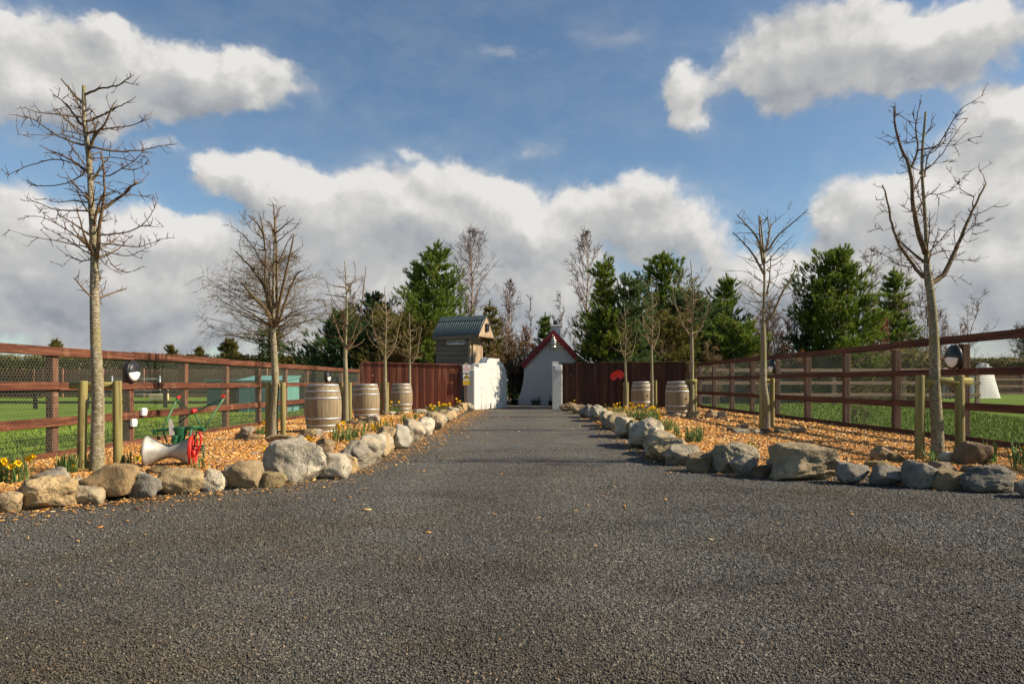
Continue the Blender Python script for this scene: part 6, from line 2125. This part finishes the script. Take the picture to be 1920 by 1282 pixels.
# russet beeches and brown shrubs
SG = 'shrubs behind the fences'
SM = ('bark_twig', 'bark_twig')
for (nm, lb, px, Zd, ty, wpx, sd, lf, nl, ls, st) in [
    ('beech_shrub', 'russet leaved beech between the hut and the cottage gable', 1000, 34, 612, 60, 61, 'russet_leaves', 1300, .085, 2),
    ('beech_shrub', 'russet leaved beech right of the large conical pine', 1655, 35, 598, 96, 62, 'russet_leaves', 2600, .085, 5),
    ('beech_shrub', 'low russet beech behind the trunk of the largest right tree', 1775, 37, 612, 86, 63, 'russet_leaves', 900, .085, 4),
    ('beech_shrub', 'orange brown beech low behind the second right tree', 1478, 30, 640, 110, 64, 'russet_leaves', 1500, .08, 5),
    ('beech_shrub', 'orange brown beech low behind the fourth left tree', 738, 27.5, 645, 60, 65, 'russet_leaves', 900, .075, 3),
    ('shrub', 'brown twiggy shrub directly right of the timber hut', 918, 29.5, 640, 70, 66, 'shrub_brown', 2400, .07, 7),
    ('shrub', 'brown twiggy shrub above the right end of the white gate wall', 950, 30.5, 618, 64, 67, 'shrub_brown', 2400, .07, 7),
    ('shrub', 'low dark brown shrub left of the cottage wall', 972, 31.5, 668, 50, 68, 'shrub_brown', 1600, .07, 6),
    ('shrub', 'straw coloured shrub between the dark boarded fence and the paddock rails', 1340, 28, 640, 76, 69, 'shrub_brown', 1500, .06, 7),
    ('shrub', 'brown brushwood left of the second right tree', 1415, 28.5, 652, 60, 70, 'shrub_brown', 1200, .06, 6),
    ('shrub', 'green and brown brushwood below the slim dark pine', 1715, 34, 622, 90, 71, 'hedge_green', 2400, .08, 6),
    ('shrub', 'brown brushwood at the left end of the dark boarded fence top', 1150, 28, 655, 80, 72, 'shrub_brown', 1200, .06, 6),
    ('shrub', 'dark brushwood behind the middle of the dark boarded fence', 1235, 27.5, 640, 96, 73, 'shrub_brown', 1500, .06, 7),
    ('shrub', 'green bush hiding the foot of the timber hut', 800, 27.2, 660, 64, 74, 'hedge_green', 2200, .07, 6),
    ('shrub', 'dark bush behind the left half of the red fence', 700, 27, 655, 90, 75, 'hedge_leaves', 2200, .07, 7),
]:
    bare_tree(nm, lb, 'shrub', at_z(px, Zd), Zd, hgt(ty, Zd), wpx * Zd / FPX, sd, SM, .06, 64, .05, 1.2, .0, 7, .42, .011, SG, lf, nl, ls, st)


def hedge(label, x0, y0, x1, y1, h, th, mat, seed, dens=95, lsz=.13, ragged=.18, group='hedges round the paddocks', twig=None):
    rg = np.random.default_rng(seed)
    L = math.hypot(x1 - x0, y1 - y0)
    ang = math.atan2(y1 - y0, x1 - x0)
    t = thing('hedge', label, 'hedge', (x0, y0, gz(x0)), ang, group)
    # lumpy core
    nx, prof = max(6, int(L / .5)), [(-.5, 0), (-.5, .55), (-.42, .9), (-.15, 1.0), (.15, 1.0), (.42, .9), (.5, .55), (.5, 0)]
    vs, fs = [], []
    for i in range(nx + 1):
        xx = L * i / nx
        for k, (a, b) in enumerate(prof):
            nz = noise.noise(Vector((xx * .45 + seed * 9, a * 3, b * 2))) 
            vs.append((xx, a * th * (.78 + .3 * nz), b * h * (.88 + ragged * .9 * noise.noise(Vector((xx * .55, seed * 3.3, a))) )))
    np_ = len(prof)
    for i in range(nx):
        for k in range(np_ - 1):
            fs.append((i * np_ + k, (i + 1) * np_ + k, (i + 1) * np_ + k + 1, i * np_ + k + 1))
    fs.append(tuple(range(np_))); fs.append(tuple(range(nx * np_ + np_ - 1, nx * np_ - 1, -1)))
    m = MB(); m.add(vs, fs)
    n = int(L * (h + th) * dens)
    xx = rg.uniform(0, L, n)
    s = rg.uniform(0, 1, n)
    top = s > h / (h + th * .8)
    lump = np.array([noise.noise(Vector((a * .55, seed * 3.3, 0))) for a in xx])
    lump2 = np.array([noise.noise(Vector((a * 1.9, seed, 4))) for a in xx])
    zz = np.where(top, h * (.90 + ragged * .9 * lump + ragged * .35 * lump2) + np.abs(rg.normal(0, .07, n)) * h * .5 * ragged * 3, rg.uniform(0, 1, n) ** .8 * h * .95)
    yy = np.where(top, rg.uniform(-.45, .45, n) * th, -th * (.40 + .16 * lump2) + rg.normal(0, .07, n) * th)
    P_ = np.stack([xx, yy, zz], -1)
    big = np.array([noise.noise(Vector((a * .9, b * 1.3, seed))) for a, b in zip(xx, zz)])
    v, f, r = scatter(B4, B4F, P_, rot_mats(rg, n), lsz * rg.uniform(.5, 1.5, n), np.clip(.5 + .35 * big + rg.normal(0, .2, n), 0, 1))
    link('foliage', np_mesh('foliage', v, f, r), M[mat], t)
    # twigs breaking the outline
    mt = MB(); rs = random.Random(seed)
    for _ in range(int(L * 7)):
        x = rs.uniform(0, L); z = h * (.8 + ragged * .9 * noise.noise(Vector((x * .55, seed * 3.3, 0))))
        p = Vector((x, rs.uniform(-.3, .3) * th, z)); d = (Vector((rs.uniform(-.5, .5), rs.uniform(-.3, .3), 1))).normalized(); l = h * rs.uniform(.12, .30)
        mt.tube([p, p + d * l * .5, p + (d + rvec(rs) * .2) * l], [.014, .010, .006], 3, cap=False)
    off = len(m.v); m.v += mt.v; m.f += [tuple(off + i for i in f_) for f_ in mt.f]; m.sm += mt.sm; m.mi += [1] * len(mt.f)
    c = m.build('core', [M[mat], M['twig_yellow']], t)
    a_ = c.data.attributes.new('rnd', 'FLOAT', 'POINT'); a_.data.foreach_set('value', rg.uniform(.0, .3, len(m.v)).astype(np.float32))
    return t
hedge('long brown green hedge far behind the left paddock', -62, 58, -15.5, 57, 3.55, 1.8, 'hedge_leaves', 3, 60, .17, .09)
hedge('clipped dark green hedge far right behind the white shelter', 35, 60, 62, 60, 3.25, 1.6, 'hedge_leaves', 4, 60, .17, .05)
hedge('rough green hedgerow behind the tan rails, left part', 6.2, 30.2, 13.2, 30.4, 2.0, 1.2, 'hedge_green', 5, 150, .09, .28)
hedge('rough brown hedgerow behind the tan rails, right part', 13.3, 30.6, 18.4, 31.2, 2.3, 1.2, 'hedge_leaves', 6, 150, .09, .28)
bare_tree('dark_tree', 'dark far tree at the right edge of the picture above the rails', 'tree', at_z(1925, 72), 72, hgt(622, 72), 6.5, 81, ('bark_twig', 'twig_birch'), .2, 90, .15, .8, .0, 12, 1.0, .02, BG, 'hedge_leaves', 1500, .2)
bare_tree('garden_bush', 'little green bush on the grass behind the right fence', 'bush', at_z(1611, 14.6), 14.6, .42, .55, 82, SM, .02, 26, .05, 1.0, .0, 5, .16, .004, SG, 'hedge_green', 500, .035, 4)

# ------------------------------------------------------------------ things standing in the paddocks
def panel_fence(label, x0, y0, x1, y1, h, mat, group='far boarded fences'):
    L = math.hypot(x1 - x0, y1 - y0)
    t = thing('panel_fence', label, 'fence', (x0, y0, gz(x0)), math.atan2(y1 - y0, x1 - x0), group)
    m = MB(); n = int(L / .15); rs = random.Random(int(x0 * 7))
    for i in range(n):
        m.box((i * .15 + .075, (-.01 if i % 2 else .01), h / 2 + rs.uniform(-.015, .015)), (.15, .02, h))
    m.build('boards', M[mat], t)
    m = MB(); m.box((L / 2, -.035, h * .82), (L, .04, .09)); m.box((L / 2, -.035, h * .28), (L, .04, .09)); m.build('rail', M[mat], t)
    for k in range(int(L / 3) + 1):
        m = MB(); m.bbox((min(L, k * 3.0), -.06, h / 2 + .03), (.11, .11, h + .06)); m.build('post', M[mat], t)
    return t
panel_fence('far weathered boarded fence across the left paddock', -37.0, 49.5, -12.5, 48.5, 2.0, 'far_fence')
panel_fence('nearer orange boarded panel at the far left edge', -40.0, 46.5, -33.4, 46.5, 1.92, 'stain_post')
panel_fence('far boarded fence beyond the white shelter on the right', 38.5, 58, 52, 58, 1.5, 'far_fence')


def rail_fence(name, label, x0, x1, y, zs, posts, mat, pw=.11, rh=.11, cat='fence', base=None, group='low rail fences in the paddocks', ph=None):
    b = gz(x0) if base is None else base
    t = thing(name, label, cat, (x0, y, b), 0, group)
    for z in zs:
        e = [0] + [p - x0 for p in posts if x0 < p < x1] + [x1 - x0]
        for a, c in zip(e, e[1:]):
            m = MB(); m.bbox(((a + c) / 2, 0, z), (c - a - .006, .04, rh), .006); m.build('rail', M[mat], t)
    for p in posts:
        m = MB(); hh = ph or (max(zs) + rh / 2 - .02); m.bbox((p - x0, .075, hh / 2 - .05), (pw, .11, hh + .1), .008); m.build('post', M[mat], t)
    return t
rail_fence('rail_fence', 'low black post and rail fence in the left paddock', -27, -9.2, 27, (.27, .68, 1.02), (-26.5, -23.4, -19.75, -17.7, -14.6, -11.6), 'black_rail', .12, .10)
rail_fence('rail_fence', 'sunlit tan rail fence in front of the right hedgerow', 6.4, 17.7, 27, (.41, .88, 1.38), (6.5, 9.2, 11.92, 14.7, 17.6), 'tan_rail', .15, .12)
rail_fence('rail_fence', 'thin brown rail fence far right on the grass', 29.2, 44, 46, (.15, .65, 1.1), (33.5, 38.0, 42.5), 'tan_rail', .14, .12)

# galvanised field gate far left
t = thing('field_gate', 'galvanised field gate far off, left of the left fence lamp', 'gate', (at_z(212, 46), 46, -.1), 0)
gw = at_z(298, 46) - at_z(212, 46)
m = MB()
for z in (.25, .5, .75, 1.0, 1.3): m.tube([(0, 0, z), (gw, 0, z)], .028, 6)
for x in (0.0, gw / 2, gw): m.tube([(x, 0, .2), (x, 0, 1.33)], .026, 6)
m.build('bars', M['galvanised'], t)
for x in (-.06, gw + .06):
    m = MB(); m.tube([(x, 0, 0), (x, 0, 1.5)], .06, 8); m.build('post', M['galvanised'], t)
t = thing('feed_trough', 'cream box trough on the grass behind the left fence', 'trough', (at_z(298, 40), 40, -.1), 0)
m = MB(); m.bbox((0, 0, .20), (.95, .5, .36), .03); m.build('tub', M['cream'], t)
m = MB(); m.bbox((.47, .1, .30), (.07, .07, .62), .01); m.bbox((.40, .1, .58), (.22, .08, .06), .01); m.build('stand', M['cream'], t)

def shelter(label, x, y, w, d, h, hb, body, roof, door):
    t = thing('animal_shelter', label, 'shelter', (x, y, gz(x)), 0, 'teal animal shelters')
    m = MB(); m.prism([(0, 0), (d, 0), (d, hb), (0, h)], 'X', 0, w)
    m.build('walls', M[body], t)
    m = MB(); m.prism([(-.08, h + .012), (d + .06, hb + .010), (d + .06, hb + .05), (-.08, h + .052)], 'X', -.06, w + .06); m.build('roof', M[roof], t)
    if door:
        m = MB(); m.box((w * .80, -.004, h * .42), (w * .34, .02, h * .80)); m.build('doorway', M['black_void'], t)
    m = MB()
    for k in range(1, 5): m.box((w * k / 5 if not door else w * k * .13, -.008, h * .48), (.03, .016, h * .94))
    m.build('batten', M[body], t)
    return t
shelter('teal animal shelter with a dark doorway behind the left fence', at_z(388, 23.5), 23.5, 1.05, 1.2, 1.1, .9, 'teal_boards', 'teal_pale', True)
shelter('pale teal animal shelter left of the second left tree', at_z(448, 23), 23, 1.55, 1.4, 1.08, 1.25, 'teal_pale', 'teal_pale', False)
shelter('dark teal shelter seen behind the stakes of the second left tree', at_z(545, 26), 26, 1.9, 1.2, 1.12, .95, 'green_net', 'green_net', False)

def netscreen(label, x0, y0, x1, y1, h):
    L = math.hypot(x1 - x0, y1 - y0)
    t = thing('windbreak', label, 'windbreak', (x0, y0, gz(x0)), math.atan2(y1 - y0, x1 - x0), 'green windbreak nets')
    m = MB()
    n = int(L / .09)
    for k in range(n): m.box((k * .09 + .045, .004 * (k % 3), h / 2), (.078, .004, h))
    for k in range(int(h / .12)): m.box((L / 2, -.004, .06 + k * .12), (L, .003, .085))
    m.build('net', M['green_net'], t)
    for k in range(int(L / 1.8) + 1):
        m = MB(); m.tube([(min(L, k * 1.8), .05, 0), (min(L, k * 1.8), .05, h + .08)], .035, 8); m.build('post', M['stake_wood'], t)
netscreen('dark green windbreak net behind the first and second barrels', at_z(585, 29), 29, at_z(690, 28), 27.4, 1.35)
netscreen('dark green windbreak net behind the far end of the right fence', 6.3, 28.2, 10.4, 28.6, 1.25)

# white shelter in the right paddock
t = thing('white_shelter', 'whitewashed flared shelter with a lumpy stone crown on the right paddock', 'shelter', (at_z(1800, 41), 41, .05), 0)
t.scale = (1.14, 1.14, .90)
bm = bmesh.new()
prof = [(1.80, -.05), (1.74, .3), (1.62, .9), (1.50, 1.45), (1.44, 1.7), (1.15, 1.85), (.5, 1.80), (.001, 1.78)]
NS2 = 40
grid = []
for j, (r, z) in enumerate(prof):
    row = []
    for k in range(NS2):
        th = 2 * math.pi * k / NS2
        w_ = 1 + .05 * noise.noise(Vector((math.cos(th) * 2, math.sin(th) * 2, z)))
        row.append(bm.verts.new((r * math.cos(th) * w_, r * math.sin(th) * w_, z + (.05 * noise.noise(Vector((th * 2, z, 3))) if z > 1 else 0))))
    grid.append(row)
for j in range(len(prof) - 1):
    for k in range(NS2):
        bm.faces.new((grid[j][k], grid[j][(k + 1) % NS2], grid[j + 1][(k + 1) % NS2], grid[j + 1][k]))
for f_ in bm.faces: f_.smooth = True
me = bpy.data.meshes.new('walls'); bm.to_mesh(me); bm.free()
link('walls', me, M['whitewash'], t)
rs = random.Random(9)
bm = bmesh.new()
for k in range(16):
    th = 2 * math.pi * k / 16 + rs.uniform(-.1, .1)
    sz = rs.uniform(.13, .26)
    r_ = bmesh.ops.create_icosphere(bm, subdivisions=2, radius=sz, matrix=Matrix.Translation((1.30 * math.cos(th), 1.30 * math.sin(th), 1.80 + rs.uniform(-.03, .05))))
for a_, b_, c_ in ((.55, -1.0, .28), (-.9, -.9, .22)):
    bmesh.ops.create_icosphere(bm, subdivisions=2, radius=c_, matrix=Matrix.Translation((a_, b_, 1.98)))
for v_ in bm.verts: v_.co += v_.normal * .10 * noise.noise(v_.co * 4)
me = bpy.data.meshes.new('stone_crown'); bm.to_mesh(me); bm.free()
link('stone_crown', me, M['whitewash'], t)
m = MB(); m.prism([(-.45, .0), (.45, 0), (.45, .9), (.25, 1.15), (-.25, 1.15), (-.45, .9)], 'Y', -1.86, -1.5)
for k in range(len(m.v)):
    x, y, z = m.v[k]; m.v[k] = (x - .75, y + .28, z)
m.build('doorway', M['black_void'], t)

# ------------------------------------------------------------------ pots and plants at the cottage
def pot(label, px, Zd, w, h, nleaf, seed, square=False):
    t = thing('plant_pot' if not square else 'plant_trough', label, 'planter', (at_z(px, Zd), Zd, 0), 0, 'planters at the cottage wall')
    m = MB()
    if square:
        m.prism([(-w / 2 + .03, .0), (w / 2 - .03, 0), (w / 2, h), (-w / 2, h)], 'Y', -.12, .12); m.bbox((0, 0, h), (w + .04, .28, .035), .008)
    else:
        m.lathe([(.001, 0), (w * .36, 0), (w * .48, h - .04), (w * .53, h - .04), (w * .53, h), (w * .45, h), (w * .43, h - .05), (.001, h - .05)], 20)
    m.build('container', M['black_plastic'], t)
    m = MB(); rs = random.Random(seed)
    for _ in range(nleaf):
        a = rs.uniform(0, 6.28); l = rs.uniform(.15, .32); x0 = rs.uniform(-.42, .42) * w; y0 = rs.uniform(-.08, .08)
        d = Vector((math.cos(a) * .5, math.sin(a) * .5, 1)).normalized(); sd = Vector((-math.sin(a), math.cos(a), 0))
        p = Vector((x0, y0, h - .03))
        m.add([p - sd * .008, p + sd * .008, p + d * l * .6 + sd * .010, p + d * l, p + d * l * .6 - sd * .010], [(0, 1, 2, 3, 4)])
    m.build('plant', M['daffodil_leaves'], t)
pot('black plant trough against the cottage wall', 1005, 28.55, .40, .17, 26, 1, True)
pot('small black plant pot beside the white gate pillar', 1033, 28.4, .22, .20, 14, 2)
pot('dark plant pot at the left foot of the cottage wall', 966, 28.6, .28, .26, 18, 3)
# cordyline with a skirt of dead leaves
t = thing('cordyline', 'dark strap leaved cordyline left of the cottage wall', 'plant', (at_z(966, 29.6), 29.6, 0), 0)
m = MB(); m.tube([(0, 0, 0), (.03, 0, .6), (.0, .02, 1.25)], [.07, .06, .05], 8); m.build('stem', M['bark_twig'], t)
m = MB(); rs = random.Random(12)
for _ in range(170):
    a = rs.uniform(0, 6.28); l = rs.uniform(.5, .95); dr = rs.uniform(-.1, 1.5)
    d = Vector((math.cos(a), math.sin(a), 0)); sd = Vector((-d.y, d.x, 0)); p0 = Vector((0, 0, 1.2 + rs.uniform(-.1, .06)))
    pts = []
    for q in range(6):
        u = q / 5
        p = p0 + d * (l * .62 * math.sin(min(1.5, u * 1.35))) + Vector((0, 0, l * (.55 * u * (1.1 - dr) - dr * .85 * u * u)))
        wd = .017 * (1 - .8 * abs(u - .35))
        pts += [p - sd * wd, p + sd * wd]
    m.add(pts, [(2 * i, 2 * i + 1, 2 * i + 3, 2 * i + 2) for i in range(5)])
lv = m.build('leaves', M['strap_leaves'], t)
a_ = lv.data.attributes.new('rnd', 'FLOAT', 'POINT'); a_.data.foreach_set('value', np.repeat(np.random.default_rng(2).random(len(m.v) // 12 + 1), 12)[:len(m.v)].astype(np.float32))
